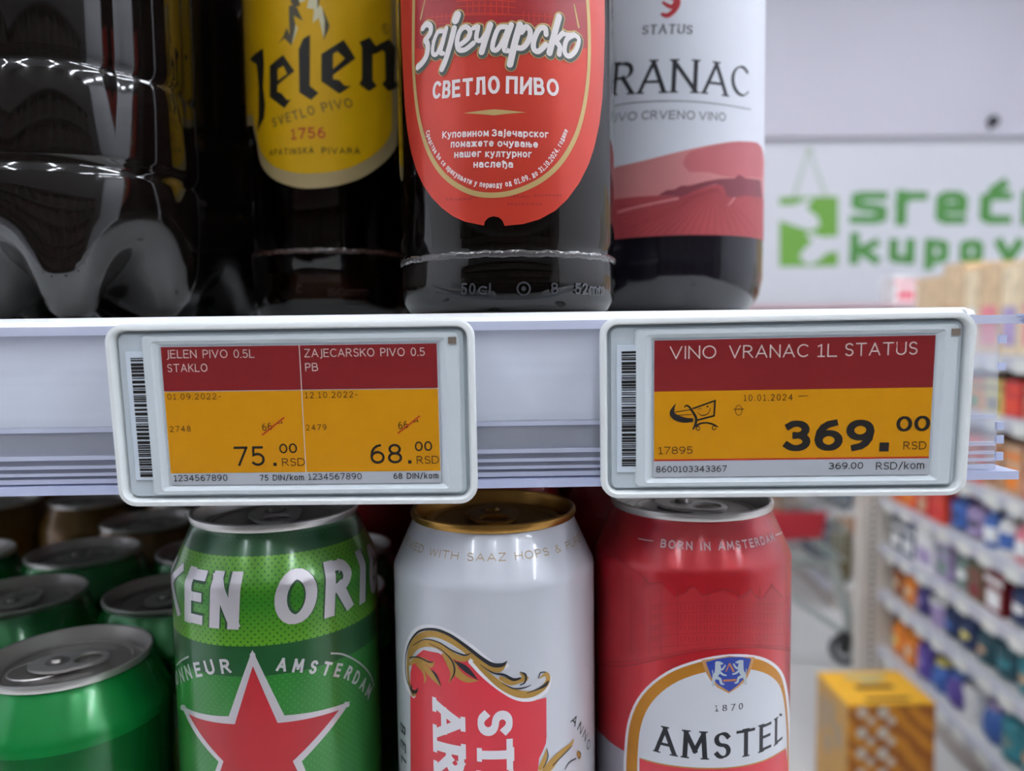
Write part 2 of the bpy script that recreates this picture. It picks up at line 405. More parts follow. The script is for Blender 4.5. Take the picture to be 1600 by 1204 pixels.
# ================================================================== THE ROOM
M_wall = mat('wall_paint', (212, 212, 217), .7, noise=.02, nscale=3)
M_bulk = mat('bulkhead_paint', (208, 205, 214), .7, noise=.03, nscale=1.5)
M_ceil = mat('ceiling_paint', (190, 190, 190), .8, noise=.03)
M_floor = mat('floor_tile', (205, 203, 200), .25, noise=.04, nscale=4)
M_lamp = mat('lamp_tube', (240, 246, 255), .5, noise=0, emit=LAMP)
M_lampbody = mat('lamp_housing', (225, 225, 225), .5)
XL, XR, YB, YF = -3.2, 4.6, 5.0, -3.4
def struct(o): o['kind'] = 'structure'; return o
struct(box('floor', XL, XR, YF, YB, FLOOR-.1, FLOOR, M_floor))
struct(box('ceiling', XL, XR, YF, YB, CEIL, CEIL+.1, M_ceil))
wb = struct(box('wall_back', XL, XR, YB, YB+.1, FLOOR, CEIL, M_wall))
struct(box('wall_left', XL-.1, XL, YF, YB+.1, FLOOR, CEIL, M_wall))
struct(box('wall_right', XR, XR+.1, YF, YB+.1, FLOOR, CEIL, M_wall))
struct(box('wall_front', XL, XR, YF-.1, YF, FLOOR, CEIL, mat('front_wall_darkened', (84, 82, 80), .7)))  # unseen wall, coloured dark to cut reflections and light from behind
zs = atY(1400, 219, YB-.06).z
struct(box('trim_1', XL, XR, YB-.07, YB, zs+.02, CEIL, M_bulk, bevel=.012, smooth=True))
struct(box('baseboard_back', XL, XR, YB-.012, YB, FLOOR, FLOOR+.08, mat('skirting', (150, 150, 150), .5)))
# ceiling lamps, rows running away from the camera
n = 0
for xi, lx in enumerate((-1.75, .15, 2.05, 3.75)):
    for k in range(4):
        ly = -2.7+k*1.65; n += 1
        t = thing('ceiling_lamp', ['first', 'second', 'third', 'fourth', 'fifth'][k]+' white tube lamp on the ceiling in the '+['left', 'middle left', 'middle right', 'right'][xi]+' row', 'lamp', (lx, ly, CEIL), group='ceiling tube lamps')
        box('housing', -.05, .05, -.66, .66, -.05, 0, M_lampbody, t)
        bm = bmesh.new()
        for dx in (-.028, .028): addtube(bm, [(dx, -.62, -.066), (dx, .62, -.066)], .014, 8)
        fin('tube', bm, M_lamp, t, True)

# ------------------------------------------------------------------ sign on the far wall
M_green = mat('sign_green', (104, 158, 52), .5); M_green2 = mat('sign_dark_green', (76, 138, 62), .5)
sg = thing('wall_sign', 'green shop slogan with shopping bag emblem on the white far wall', 'sign', (0, YB-.004, 0))
F = Flat((0, YB-.004, 0), Matrix.Identity(3))
A1 = Art(F, T(1180, 0, 2.407))
pb = [F.px(1196, 226), F.px(1940, 226), F.px(1940, 462), F.px(1196, 462)]
box('panel', pb[0][0]-.4, pb[1][0], -.002, .003, pb[2][1], pb[0][1], mat('sign_panel', (216, 216, 221), .55, noise=.02, nscale=3), sg)
SG = {'s': [[(.44, X), (.1, X), (.02, X-.06), (.02, .48), (.1, .4), (.34, .36), (.44, .29), (.44, .08), (.34, 0), (0, 0)]], 'r': [[(0, 0), (0, X)], [(0, .52), (.06, X-.05), (.16, X), (.32, X)]],
 'e': [[(0, .36), (.46, .36), (.46, .62), (.36, X), (.1, X), (0, .64), (0, .1), (.1, 0), (.44, 0)]], 'ć': [[(.44, X), (.1, X), (0, .64), (0, .1), (.1, 0), (.44, 0)], [(.2, X+.2), (.34, X+.34)]],
 'n': [[(0, 0), (0, X)], [(0, X), (.34, X), (.44, .64), (.44, 0)]], 'a': [[(.04, X), (.34, X), (.44, .64), (.44, 0)], [(.44, .4), (.1, .4), (0, .32), (0, .1), (.1, 0), (.44, 0)]],
 'u': [[(0, X), (0, .1), (.1, 0), (.44, 0)], [(.44, 0), (.44, X)]], 'p': [[(0, -.26), (0, X)], [(0, X), (.34, X), (.44, .64), (.44, .1), (.34, 0), (0, 0)]], 'o': [[(.1, 0), (.34, 0), (.44, .1), (.44, .64), (.34, X), (.1, X), (0, .64), (0, .1), (.1, 0)]]}
G_old = dict(G)
for k_, v_ in SG.items(): G[k_] = (G[k_][0], v_)
for txt, x, wd, y, h in (('srećna', 352, (138, 116, 132, 122, 132, 134), 848, 165), ('kupovina', 352, (115, 102, 100, 100, 108, 34, 100, 102), 994, 118)):
    for c_, w1 in zip(txt, wd):
        A1 = Art(F, T(1180, 0, 2.407))
        if c_ == 'i': A1.ribbon([(x+17, y), (x+17, y-88)], 33); A1.blob(x+17, y-108, 17)
        else: A1.text(c_, [(x, y), (x+w1, y)], h, w=.27 if h > 150 else .32, wh=.19 if h > 150 else .235)
        A1.build('letter', M_green2, sg, .004); x += w1+(34 if h > 150 else 32)
G.update(G_old)
A1 = Art(F, T(1180, 0, 2.407)); A1.poly([(90, 742), (310, 738), (310, 1000), (90, 1003)]); A1.build('emblem_bag', M_green, sg, .004)
A1 = Art(F, T(1180, 0, 2.407)); A1.ribbon([(145, 742), (200, 560), (265, 740)], 17); A1.blob(202, 568, 16)
A1.build('emblem_handle', mat('sign_handle', (186, 196, 182), .6), sg, .004)
A1 = Art(F, T(1180, 0, 2.407))
A1.poly([(80, 772), (150, 770), (200, 745), (216, 753), (190, 780), (235, 818), (242, 850), (205, 866), (150, 850), (100, 832), (80, 826)])
A1.poly([(316, 888), (250, 892), (200, 872), (190, 885), (215, 905), (172, 950), (165, 968), (200, 997), (240, 977), (270, 950), (316, 944)])
A1.build('emblem_hand', mat('sign_white', (216, 216, 221), .6), sg, .0048)
p = atY(1551, 190, YB-.075)
t = thing('wall_fixing', 'small black fixing low on the white bulkhead above the green slogan', 'fixing', p)
lathe('disc', [(0, -.035), (.03, -.035), (.035, -.028), (.035, .02), (0, .02)], mat('black_plastic', (14, 14, 16), .4), t, 20).rotation_euler = (radians(90), 0, 0)
tube('stalk', [(0, 0, 0), (-.03, -.02, -.045)], .012, MATS['black_plastic'], t)

# ================================================================== FAR SHELVING AND ITS GOODS
M_steel = mat('shelf_paint', (214, 212, 208), .4, noise=.03)
M_rail2 = mat('rail_plastic_far', (184, 184, 192), .3)
M_post = mat('upright_paint', (206, 197, 185), .45, noise=.03)
M_dark = mat('slot_dark', (40, 38, 36), .7)
XG = 0; YPOST = 2.655; YN = 1.0; UA = radians(4.9); UO = Vector((1.122, -.234, FLOOR))
def ug(x, y, z): return (UO.x+x*cos(UA)+y*sin(UA), UO.y-x*sin(UA)+y*cos(UA), z)
unit = thing('gondola_shelving', 'long beige shelving unit full of groceries across the aisle at right', 'shelving', UO, -UA)
box('back_panel', .40, .42, YN, YPOST, 0, 1.28, M_post, unit)
box('base_plinth', .012, .40, YN, YPOST, 0, .085, mat('plinth', (176, 166, 158), .5), unit)
for i, yy in enumerate((YPOST+.02, YN-.05)):
    pst = box('upright', -.078, .045, yy-.03, yy+.03, 0, 1.29, M_post, unit, .004)
    bm = bmesh.new()
    for k in range(48): addbox(bm, -.040, -.030, yy-.0315, yy-.029, .05+k*.025, .062+k*.025)
    o = fin('slot_row', bm, M_dark, pst); o['kind'] = 'stuff'
    box('end_panel', .045, .42, yy-.012, yy+.012, 0, 1.28, M_post, unit)
LV = [.12, .325, .49, .655, .82, 1.015, 1.17]
for i, z in enumerate(LV):
    box('shelf_board', 0, .40, YN, YPOST, z-.02, z, M_steel, unit, .002)
    rl = box('price_rail', -.014, 0, YN, YPOST-.01, z-.032, z+.006, M_rail2, unit, .003)
    for k in range(14):
        y = YPOST-.10-k*.12+random.uniform(-.02, .02)
        box('price_card', -.017, -.0145, y-.03, y+.03, z-.037, z-.002, mat('price_card_white', (214, 214, 206), .4), rl)
ORD = ['first', 'second', 'third', 'fourth', 'fifth', 'sixth', 'seventh', 'eighth', 'ninth', 'tenth', 'eleventh', 'twelfth', 'thirteenth', 'fourteenth', 'fifteenth', 'sixteenth', 'seventeenth', 'eighteenth', 'nineteenth', 'twentieth']
LN = ['lowest', 'second lowest', 'third lowest', 'middle', 'third highest', 'second highest', 'top']
def pm(c): return mat('packaging_%d_%d_%d' % c, c, .38, noise=.35, nscale=32)
def bag(bm, w_, d, h):
    nx, nz = 6, 8; f = []
    for s in (-1, 1):
        g = []
        for j in range(nz+1):
            row = []
            for i in range(nx+1):
                u = i/nx*2-1; v = j/nz; b = (1-u*u)**.5*min(1, 1.9*sin(pi*min(max(v, .0), 1))**.6 if 0 < v < 1 else 0)
                row.append(bm.verts.new((s*(d/2*b+.001), u*w_/2*(1-.06*sin(pi*v)), v*h)))
            g.append(row)
        for j in range(nz):
            for i in range(nx): bm.faces.new((g[j][i], g[j][i+1], g[j+1][i+1], g[j+1][i]))
    bmesh.ops.remove_doubles(bm, verts=bm.verts, dist=.003)
NAMED = {(230, 130, 30): 'orange', (150, 80, 30): 'brown', (90, 70, 150): 'purple', (60, 50, 110): 'violet', (60, 100, 170): 'blue', (30, 50, 90): 'navy', (235, 235, 232): 'white',
 (50, 130, 140): 'teal', (30, 75, 85): 'dark teal', (225, 205, 170): 'cream', (200, 160, 125): 'tan', (200, 50, 50): 'red', (100, 90, 60): 'olive', (120, 140, 130): 'grey green',
 (70, 160, 220): 'sky blue', (230, 215, 120): 'yellow', (225, 130, 140): 'pink', (120, 25, 30): 'dark red', (60, 60, 70): 'charcoal', (210, 180, 140): 'kraft', (220, 70, 40): 'vermilion', (60, 120, 60): 'green', (170, 150, 190): 'lilac'}
CN = {v: k for k, v in NAMED.items()}
def goods(kind, colour, second, x, y, z, w_, d, h, label, group, rz=0):
    c = CN[colour]; c2 = CN[second]; nm = {'bag': 'snack_bag', 'carton': 'carton', 'tub': 'tub', 'bottle': 'plastic_bottle', 'box': 'cardboard_box', 'ball': 'net_bag'}[kind]
    t = thing(nm, label, {'bag': 'bag', 'carton': 'carton', 'tub': 'tub', 'bottle': 'bottle', 'box': 'box', 'ball': 'bag'}[kind], (x, y, z), rz, group)
    if kind == 'bag':
        bm = bmesh.new(); bag(bm, w_, d, h); fin('pouch', bm, pm(c), t, 'all')
        bm = bmesh.new(); addbox(bm, -.0015, .0015, -w_/2*.97, w_/2*.97, h*.955, h*1.03); fin('crimped_seal', bm, pm(c), t)
        bm = bmesh.new(); bmesh.ops.create_uvsphere(bm, u_segments=14, v_segments=8, radius=1, matrix=Matrix.Translation((-d*.34, 0, h*.48)) @ Matrix.Diagonal((d*.2, w_*.3, h*.24, 1))); fin('printed_patch', bm, pm(c2), t, 'all')
    elif kind in ('carton', 'box'):
        box('body', -d/2, d/2, -w_/2, w_/2, 0, h, pm(c), t, .002)
        box('printed_panel', -d/2-.0012, -d/2, -w_*.36, w_*.36, h*.12, h*.55, pm(c2), t)
        box('flap', -d/2, d/2, -w_/2*.98, w_/2*.98, h, h+.003, pm(c), t)
        if kind == 'carton': box('stripe', -d/2-.0012, -d/2, -w_*.5, w_*.5, h*.72, h*.86, pm(c2), t)
    elif kind == 'tub':
        lathe('cup', [(0, 0), (w_*.42, 0), (w_*.44, .004), (w_*.48, h*.86), (0, h*.86)], pm(c), t, 28)
        lathe('lid', [(w_*.47, h*.84), (w_*.52, h*.84), (w_*.52, h*.97), (w_*.49, h), (w_*.40, h), (w_*.39, h*.97), (0, h*.97)], pm(c2), t, 28)
    elif kind == 'bottle':
        lathe('body', [(0, 0), (w_*.44, 0), (w_*.5, .006), (w_*.5, h*.6), (w_*.42, h*.74), (w_*.2, h*.86), (w_*.2, h*.9)], pm(c), t, 24)
        lathe('label_wrap', [(w_*.505, h*.15), (w_*.51, h*.16), (w_*.51, h*.5), (w_*.505, h*.51)], pm(c2), t, 24)
        lathe('cap', [(w_*.22, h*.88), (w_*.23, h*.885), (w_*.23, h*.99), (w_*.2, h), (0, h)], pm(c2), t, 20)
    elif kind == 'ball':
        lathe('jar', [(0, 0), (w_*.3, .002), (w_*.46, h*.2), (w_*.5, h*.45), (w_*.44, h*.72), (w_*.3, h*.86), (w_*.3, h*.9)], pm(c), t, 24)
        lathe('jar_lid', [(w_*.33, h*.86), (w_*.34, h*.87), (w_*.34, h), (0, h)], pm(c2), t, 24)
    return t
ROWS = {   # far (post) to near, kind colour second
0: [('bag', 'orange', 'yellow'), ('bag', 'orange', 'cream'), ('bag', 'purple', 'lilac'), ('ball', 'blue', 'yellow'), ('ball', 'purple', 'blue'), ('tub', 'white', 'white'), ('ball', 'blue', 'lilac'), ('bag', 'teal', 'grey green'), ('bag', 'teal', 'tan'), ('tub', 'white', 'white'), ('bag', 'white', 'red'), ('bag', 'white', 'red'), ('bag', 'cream', 'tan'), ('bag', 'tan', 'cream')],
1: [('bag', 'brown', 'cream'), ('bag', 'orange', 'cream'), ('bag', 'violet', 'lilac'), ('tub', 'lilac', 'white'), ('bag', 'navy', 'blue'), ('bag', 'navy', 'yellow'), ('bag', 'dark teal', 'tan'), ('bag', 'dark teal', 'teal'), ('bag', 'teal', 'tan'), ('bag', 'charcoal', 'teal'), ('bag', 'grey green', 'olive'), ('bag', 'grey green', 'cream'), ('bag', 'olive', 'cream')],
2: [('carton', 'charcoal', 'white'), ('carton', 'navy', 'white'), ('box', 'white', 'lilac'), ('carton', 'lilac', 'grey green'), ('bag', 'grey green', 'white'), ('carton', 'olive', 'dark red'), ('carton', 'dark red', 'white'), ('bag', 'navy', 'white'), ('bag', 'blue', 'navy'), ('bag', 'navy', 'tan'), ('bag', 'sky blue', 'blue'), ('bag', 'sky blue', 'navy'), ('bag', 'tan', 'brown'), ('bag', 'tan', 'cream')],
3: [('carton', 'orange', 'red'), ('carton', 'vermilion', 'orange'), ('carton', 'red', 'tan'), ('carton', 'vermilion', 'red'), ('bag', 'blue', 'navy'), ('bag', 'lilac', 'charcoal'), ('bottle', 'blue', 'white'), ('bottle', 'white', 'blue'), ('bottle', 'pink', 'white'), ('carton', 'dark red', 'charcoal'), ('carton', 'yellow', 'cream'), ('carton', 'yellow', 'cream'), ('carton', 'cream', 'yellow')],
4: [('carton', 'red', 'tan'), ('carton', 'vermilion', 'orange'), ('bag', 'orange', 'red'), ('carton', 'red', 'vermilion'), ('carton', 'tan', 'red'), ('carton', 'vermilion', 'tan'), ('carton', 'tan', 'brown'), ('carton', 'tan', 'orange'), ('carton', 'red', 'cream'), ('carton', 'yellow', 'tan'), ('carton', 'cream', 'vermilion')],
5: [('carton', 'olive', 'red'), ('carton', 'red', 'yellow'), ('carton', 'green', 'orange'), ('carton', 'olive', 'yellow'), ('carton', 'red', 'olive'), ('carton', 'orange', 'green'), ('carton', 'yellow', 'olive'), ('carton', 'red', 'vermilion'), ('carton', 'tan', 'red'), ('carton', 'dark red', 'cream'), ('carton', 'red', 'white')],
6: [('box', 'kraft', 'white'), ('box', 'kraft', 'tan'), ('box', 'cream', 'white'), ('box', 'kraft', 'pink'), ('box', 'cream', 'lilac'), ('box', 'cream', 'pink'), ('box', 'kraft', 'white'), ('box', 'kraft', 'cream')]}
KN = {'bag': 'bag', 'carton': 'carton', 'tub': 'tub', 'bottle': 'bottle', 'box': 'cardboard box', 'ball': 'round jar'}
for lv, row in ROWS.items():
    y = YPOST-.035-(.15 if lv == 6 else 0); room = (LV[lv+1]-LV[lv]-.045) if lv < 6 else .28
    row = list(row)+[row[(q*5+3) % len(row)] for q in range(9)]
    for i, (k, c, c2) in enumerate(row[:20]):
        if y < 1.12: break
        w_ = {'bag': .088, 'carton': .085, 'tub': .088, 'bottle': .066, 'box': .135, 'ball': .085}[k]*random.uniform(.9, 1.06)
        if lv == 6: w_ = [.17, .12, .07, .1, .08, .12, .15, .13][i % 8]
        h = room*{'bag': .80, 'carton': .88, 'tub': .66, 'bottle': .95, 'box': .9, 'ball': .68}[k]*random.uniform(.86, 1.05)
        d = {'bag': .075, 'carton': .10, 'tub': w_, 'bottle': w_, 'box': .2, 'ball': w_}[k]
        rz = random.uniform(-.25, .25) if k == 'bag' else random.uniform(-.04, .04)*(lv < 6)
        lab = f'{c} {KN[k]} with {c2} detail on the {LN[lv]} far shelf, {ORD[i]} from the upright'
        gx, gy, gz = ug(.015+d/2, y-w_/2, FLOOR+LV[lv]+.0002)
        goods(k, c, c2, gx, gy, gz, w_, d, h, lab, f'groceries on the {LN[lv]} far shelf', rz-UA)
        y -= w_+(.006 if k == 'bag' else .010 if lv < 6 else .006)

# far low shelving beyond the cart
fu = thing('far_shelving', 'low shelving unit with brown cartons far behind the shopping cart', 'shelving', (1.9, 4.0, FLOOR))
box('back_panel', -.95, .95, .2, .22, 0, 1.35, M_post, fu); box('base_plinth', -.95, .95, -.2, .2, 0, .1, MATS['plinth'], fu)
for z in (.1, .42, .74, 1.06): box('shelf_board', -.95, .95, -.2, .2, z, z+.02, M_steel, fu); box('price_rail', -.95, .95, -.215, -.2, z-.01, z+.03, M_rail2, fu)
box('top_board', -.97, .97, -.2, .23, 1.35, 1.37, mat('pink_topper', (205, 170, 175), .5), fu)
k = 0
for lv, z in enumerate((.12, .44, .76, 1.08)):
    for i in range(9):
        c = [['brown', 'tan', 'brown', 'dark red', 'brown', 'tan', 'navy', 'charcoal', 'olive'], ['brown', 'tan', 'brown', 'dark red', 'brown', 'charcoal', 'navy', 'brown', 'charcoal'], ['tan', 'cream', 'brown', 'red', 'kraft', 'tan', 'brown', 'pink', 'tan'], ['cream', 'pink', 'tan', 'white', 'kraft', 'cream', 'pink', 'tan', 'white']][lv][i]
        goods('carton', c, 'tan' if c != 'tan' else 'cream', 1.05+i*.2, 3.92, FLOOR+z+.0002, .17, .16, .24, f'{c} carton on the {["lowest", "second", "third", "top"][lv]} shelf of the far low unit, {ORD[i]} from the left', 'cartons on the far low unit', pi/2)
p = atY(1405, 462, 4.0)
goods('carton', 'white', 'pink', p.x, 4.0, FLOOR+1.3702, .13, .14, .15, 'white and pink carton standing on top of the far low unit', None, pi/2)
# unit beyond the upright, seen between cart and upright
bu = thing('side_shelving', 'pale shelving unit end with dark goods just beyond the perforated upright', 'shelving', ug(.06, 3.62, FLOOR), -UA)
for z in (.09, .42, .70, .98): box('shelf_board', .0, .36, -.28, .28, z, z+.02, M_steel, bu); box('price_rail', -.014, .0, -.28, .28, z-.012, z+.03, M_rail2, bu)
box('back_panel', .36, .38, -.28, .28, 0, 1.27, M_post, bu); box('base_plinth', 0.01, .36, -.28, .28, 0, .09, MATS['plinth'], bu)
for lv, z in enumerate((.11, .44, .72, 1.0)):
    for i in range(5):
        c = [['dark teal', 'navy', 'charcoal', 'navy', 'olive'], ['navy', 'charcoal', 'dark teal', 'charcoal', 'navy'], ['green', 'charcoal', 'grey green', 'olive', 'lilac'], ['tan', 'cream', 'white', 'tan', 'kraft']][lv][i]
        goods('bottle' if lv == 2 else 'bag', c, 'grey green', ug(.125, 3.84-i*.11, 0)[0], ug(.125, 3.84-i*.11, 0)[1], FLOOR+z+.0002, .108 if lv != 2 else .09, .09, .25 if lv < 2 else .22, f'{c} {"bottle" if lv == 2 else "bag"} on the {["lowest", "second", "third", "top"][lv]} shelf beyond the upright, {ORD[i]} from the far end', 'goods beyond the upright')

# unseen dark shelving added behind the viewer to darken reflections in glass and cans
op = thing('reflection_shelving', 'unseen dark shelving with goods, added behind the viewer for reflections', 'shelving', (-.3, -2.3, FLOOR))
box('back_panel', -2.6, 2.9, -.42, -.40, 0, 2.1, mat('reflection_panel', (60, 58, 56), .6), op)
for k in range(7): box('shelf_board', -2.6, 2.9, -.40, 0, .12+k*.31, .14+k*.31, mat('reflection_board', (96, 94, 92), .6), op)
for ci, c in enumerate(((50, 44, 40), (84, 40, 34), (40, 56, 70), (90, 76, 56), (46, 62, 44))):
    bm = bmesh.new(); rr = random.Random(ci)
    for k in range(6):
        for q in range(ci, 60, 5): h = rr.uniform(.16, .27); addbox(bm, -2.58+q*.091, -2.58+q*.091+.084, -.34, -.03-rr.uniform(0, .04), .1405+k*.31, .1405+k*.31+h)
    o = fin('shelf_goods', bm, mat('reflection_goods_%s' % 'abcde'[ci], c, .5, noise=.3, nscale=9), op); o['kind'] = 'stuff'

# ------------------------------------------------------------------ shopping cart
M_chrome = mat('cart_metal', (168, 172, 166), .35, metal=.3, noise=.03); M_redp = mat('cart_red', (170, 38, 48), .4)
_d = ray(1320, 1014); wp = CAM+_d*((FLOOR+.057)/_d.z); ct = thing('shopping_cart', 'wire shopping cart with a red front panel standing behind the yellow box', 'cart', (wp.x, wp.y, FLOOR))
CO = Vector((wp.x, wp.y, FLOOR))
def cp(x, y, Y): return atY(x, y, Y)-CO
leg_top = cp(1300, 880, wp.y+.03); wheel_top = Vector((0, 0, .12))
tube('frame_leg', [leg_top, cp(1336, 998, wp.y), wheel_top], .022, M_chrome, ct)
L2 = leg_top+Vector((-.46, .02, 0)); tube('frame_leg', [L2, Vector((-.50, .02, .12))], .014, M_chrome, ct)
tube('chassis_rail', [leg_top, leg_top+Vector((-.46, .02, 0))], .018, M_chrome, ct)
tube('chassis_rail', [leg_top+Vector((0, 0, -.02)), leg_top+Vector((-.30, .55, .02))], .015, M_chrome, ct)
tube('chassis_rail', [L2, L2+Vector((.05, .6, .05))], .012, M_chrome, ct)
tube('chassis_rail', [Vector((0, 0, .12)), Vector((-.12, .35, .17)), Vector((-.14, .62, .14))], .015, M_chrome, ct)
for i, (x, y) in enumerate(((0, 0), (-.50, .02), (-.06, .62), (-.42, .62))):
    cs = link('caster', None, ct); cs.location = (x, y, 0)
    cs.rotation_euler = (0, 0, 1.1+.5*i)
    whl = lathe('wheel', [(.012, -.014), (.05, -.014), (.056, -.008), (.056, .008), (.05, .014), (.012, .014)], mat('tyre', (38, 40, 44), .5), cs, 28)
    whl.rotation_euler = (0, pi/2, 0); whl.location = (0, 0, .0565)
    hb = lathe('hub', [(0, -.016), (.03, -.016), (.034, -.012), (.034, .012), (.03, .016), (0, .016)], mat('hub_grey', (170, 172, 172), .4), cs, 20); hb.rotation_euler = (0, pi/2, 0); hb.location = (0, 0, .0565)
    bm = bmesh.new(); addbox(bm, -.024, -.018, -.02, .02, .05, .125); addbox(bm, .018, .024, -.02, .02, .05, .125); addbox(bm, -.024, .024, -.022, .022, .115, .125); fin('fork', bm, M_dark, cs)
z0, z1 = leg_top.z+.02, leg_top.z+.56
bk = lambda u, v, s: Vector((-.50-.04*v+(.50+.08*v)*u, .0+s*(.62+.1*v)-.02*v, z0+(z1-z0)*v))
for v in (0, .2, .4, .6, .8, 1): tube('basket_hoop', [bk(0, v, 0), bk(1, v, 0), bk(1, v, 1), bk(0, v, 1)], .004 if v < 1 else .008, M_chrome, ct, 6, True)
bm = bmesh.new()
for i in range(16):
    u = i/15
    for s in (0, 1): addtube(bm, [bk(u, 0, s), bk(u, 1, s)], .002, 5)
    addtube(bm, [bk(0, 0, u), bk(0, 1, u)], .002, 5); addtube(bm, [bk(1, 0, u), bk(1, 1, u)], .002, 5); addtube(bm, [bk(u, 0, 0), bk(u, 0, 1)], .002, 5)
o = fin('basket_wires', bm, M_chrome, ct, True); o['kind'] = 'stuff'
a = cp(1205, 800, wp.y-.03); b = cp(1293, 800, wp.y-.03); c = cp(1284, 841, wp.y-.03); d = cp(1213, 845, wp.y-.03)
e = Vector((0, .012, 0)); loops_mesh('front_panel', [[a, b, c, d], [a+e, b+e, c+e, d+e]], M_redp, ct, True, True, False)
tube('push_bar', [bk(0, 1.1, 1.1), bk(1, 1.1, 1.1)], .014, M_redp, ct)
for u in (0, 1): tube('handle_bracket', [bk(u, 1, 1), bk(u, 1.1, 1.1)], .009, M_chrome, ct)

# ------------------------------------------------------------------ orange beer carton on the floor
M_or = mat('carton_orange', (214, 140, 30), .45, noise=.08, nscale=8); M_orside = mat('carton_tan', (176, 132, 62), .5, noise=.08, nscale=10)
fl, fr = atY(1325, 1102, 1.64), atY(1463, 1100, 1.64)
bw = fr.x-fl.x; bh = fl.z-FLOOR; bd = .19
bx = thing('beer_carton', 'orange carton with bubble print on the floor before the shopping cart', 'carton', ((fl.x+fr.x)/2, 1.64+bd/2, FLOOR))
mo = bpy.data.materials.new('carton_front'); mo.use_nodes = True; nt = mo.node_tree; b = nt.nodes['Principled BSDF']; b.inputs['Roughness'].default_value = .45
tc = nt.nodes.new('ShaderNodeTexCoord'); wv = nt.nodes.new('ShaderNodeTexWave'); wv.inputs['Scale'].default_value = 9; wv.inputs['Distortion'].default_value = 5; wv.inputs['Detail'].default_value = 2; wv.wave_type = 'BANDS'; wv.bands_direction = 'DIAGONAL'
cr = nt.nodes.new('ShaderNodeValToRGB'); cr.color_ramp.elements[0].color = S(150, 82, 18); cr.color_ramp.elements[1].color = S(205, 135, 28)
nt.links.new(tc.outputs['Object'], wv.inputs['Vector']); nt.links.new(wv.outputs['Fac'], cr.inputs['Fac']); nt.links.new(cr.outputs[0], b.inputs['Base Color'])
box('carton_body', -bw/2, bw/2, -bd/2+.001, bd/2, 0, bh-.001, M_orside, bx, .002)
box('front_face', -bw/2+.002, bw/2-.002, -bd/2-.0008, -bd/2+.001, .002, bh-.003, mo, bx)
tp = box('top_flap', -bw/2, bw/2, -bd/2, bd/2, bh-.001, bh+.0015, mat('carton_yellow', (232, 172, 36), .45, noise=.05, nscale=8), bx)
FF = Flat((bx.location.x, 1.64+bd/2, FLOOR), Matrix.Identity(3)); FF.y0 = -bd/2-.0008
A1 = Art(FF, T(1260, 1020, 6.543))
for yy in (0, 210, 420, 630, 840):
    for (x, y, r) in ((570, 605, 54), (785, 605, 58), (660, 690, 38), (870, 690, 42)): A1.blob(x-yy*.02, y+yy, r)
A1.build('bubble_print', mat('bubble_grey', (205, 200, 190), .5), bx, .0006)
bm = bmesh.new(); addbox(bm, -.05, .05, -.012, .012, bh+.0015, bh+.0022); addbox(bm, -.055, .06, -.075, -.06, bh+.0015, bh+.0022); o = fin('handle_slot', bm, mat('slot_brown', (90, 60, 20), .6), bx); 
bm = bmesh.new(); addbox(bm, -.05, .06, .045, .075, bh+.0015, bh+.0022, .0); addbox(bm, -.02, .03, .025, .045, bh+.0015, bh+.0022); fin('top_lettering', bm, mat('carton_grey', (190, 175, 120), .5), bx)
bm = bmesh.new()
for yy, zz, hh in ((-.04, .11, .06), (0, .07, .07), (.05, .09, .1), (.02, .16, .05)): addbox(bm, -bw/2-.0006, -bw/2+.001, yy-.018, yy+.018, bh-zz-hh/2, bh-zz+hh/2)
fin('side_print', bm, mat('side_grey', (150, 132, 110), .5), bx)

# ================================================================== NEAR SHELVING
SX1 = .1395; ZS = .0056; YL = -.010      # right end, surface and front plane of the upper shelf
ZB = -.2255                               # lower shelf surface
M_white = mat('shelf_white', (236, 238, 238), .32, noise=.02, coat=.3)
M_under = mat('shelf_under', (150, 152, 152), .5)
def holed(name, x0, x1, y0, y1, z, th, rows, m, parent):
    bm = bmesh.new(); outer = [(x0, y0), (x1, y0), (x1, y1), (x0, y1)]; holes = []
    for yy, pitch in rows:
        x = x0+.012
        while x < x1-.006: holes.append([(x+.0024*cos(a), yy+.0024*sin(a)) for a in [2*pi*k/10 for k in range(10)]]); x += pitch
    lp = [outer]+holes; flat = [p for l in lp for p in l]
    V = [[bm.verts.new((p[0], p[1], zz)) for p in flat] for zz in (z, z-th)]
    for t in tessellate_polygon([[Vector((p[0], p[1], 0)) for p in l] for l in lp]):
        for k in (0, 1):
            try: bm.faces.new([V[k][i] for i in t])
            except Exception: pass
    i0 = 0
    for l in lp:
        for i in range(len(l)):
            a, b = i0+i, i0+(i+1) % len(l); bm.faces.new((V[0][a], V[0][b], V[1][b], V[1][a]))
        i0 += len(l)
    return fin(name, bm, m, parent)
us = thing('upper_shelf', 'white metal shelf board carrying the beer and wine bottles', 'shelf')
XL0 = -.62
holed('board', XL0, SX1, YL+.004, .42, ZS, .0012, ((YL+.010, .0225), (.06, .05), (.16, .05), (.26, .05)), M_white, us)
lipf = [(YL+.006, ZS), (YL+.003, ZS-.0003), (YL+.0012, ZS-.0012), (YL+.0003, ZS-.0028), (YL, ZS-.005), (YL, -.0258), (YL+.0015, -.0272), (YL+.006, -.0272), (YL+.006, -.026), (YL+.002, -.026), (YL+.002, ZS-.0045), (YL+.004, ZS-.0012)]
extrude_x('front_lip', [lipf], XL0, SX1, M_white, us)
box('underside_tray', XL0, SX1-.004, YL+.006, .42, -.0200, ZS-.0014, M_under, us)
lp = [(SX1, YL+.012, ZS), (SX1, YL+.008, ZS)]
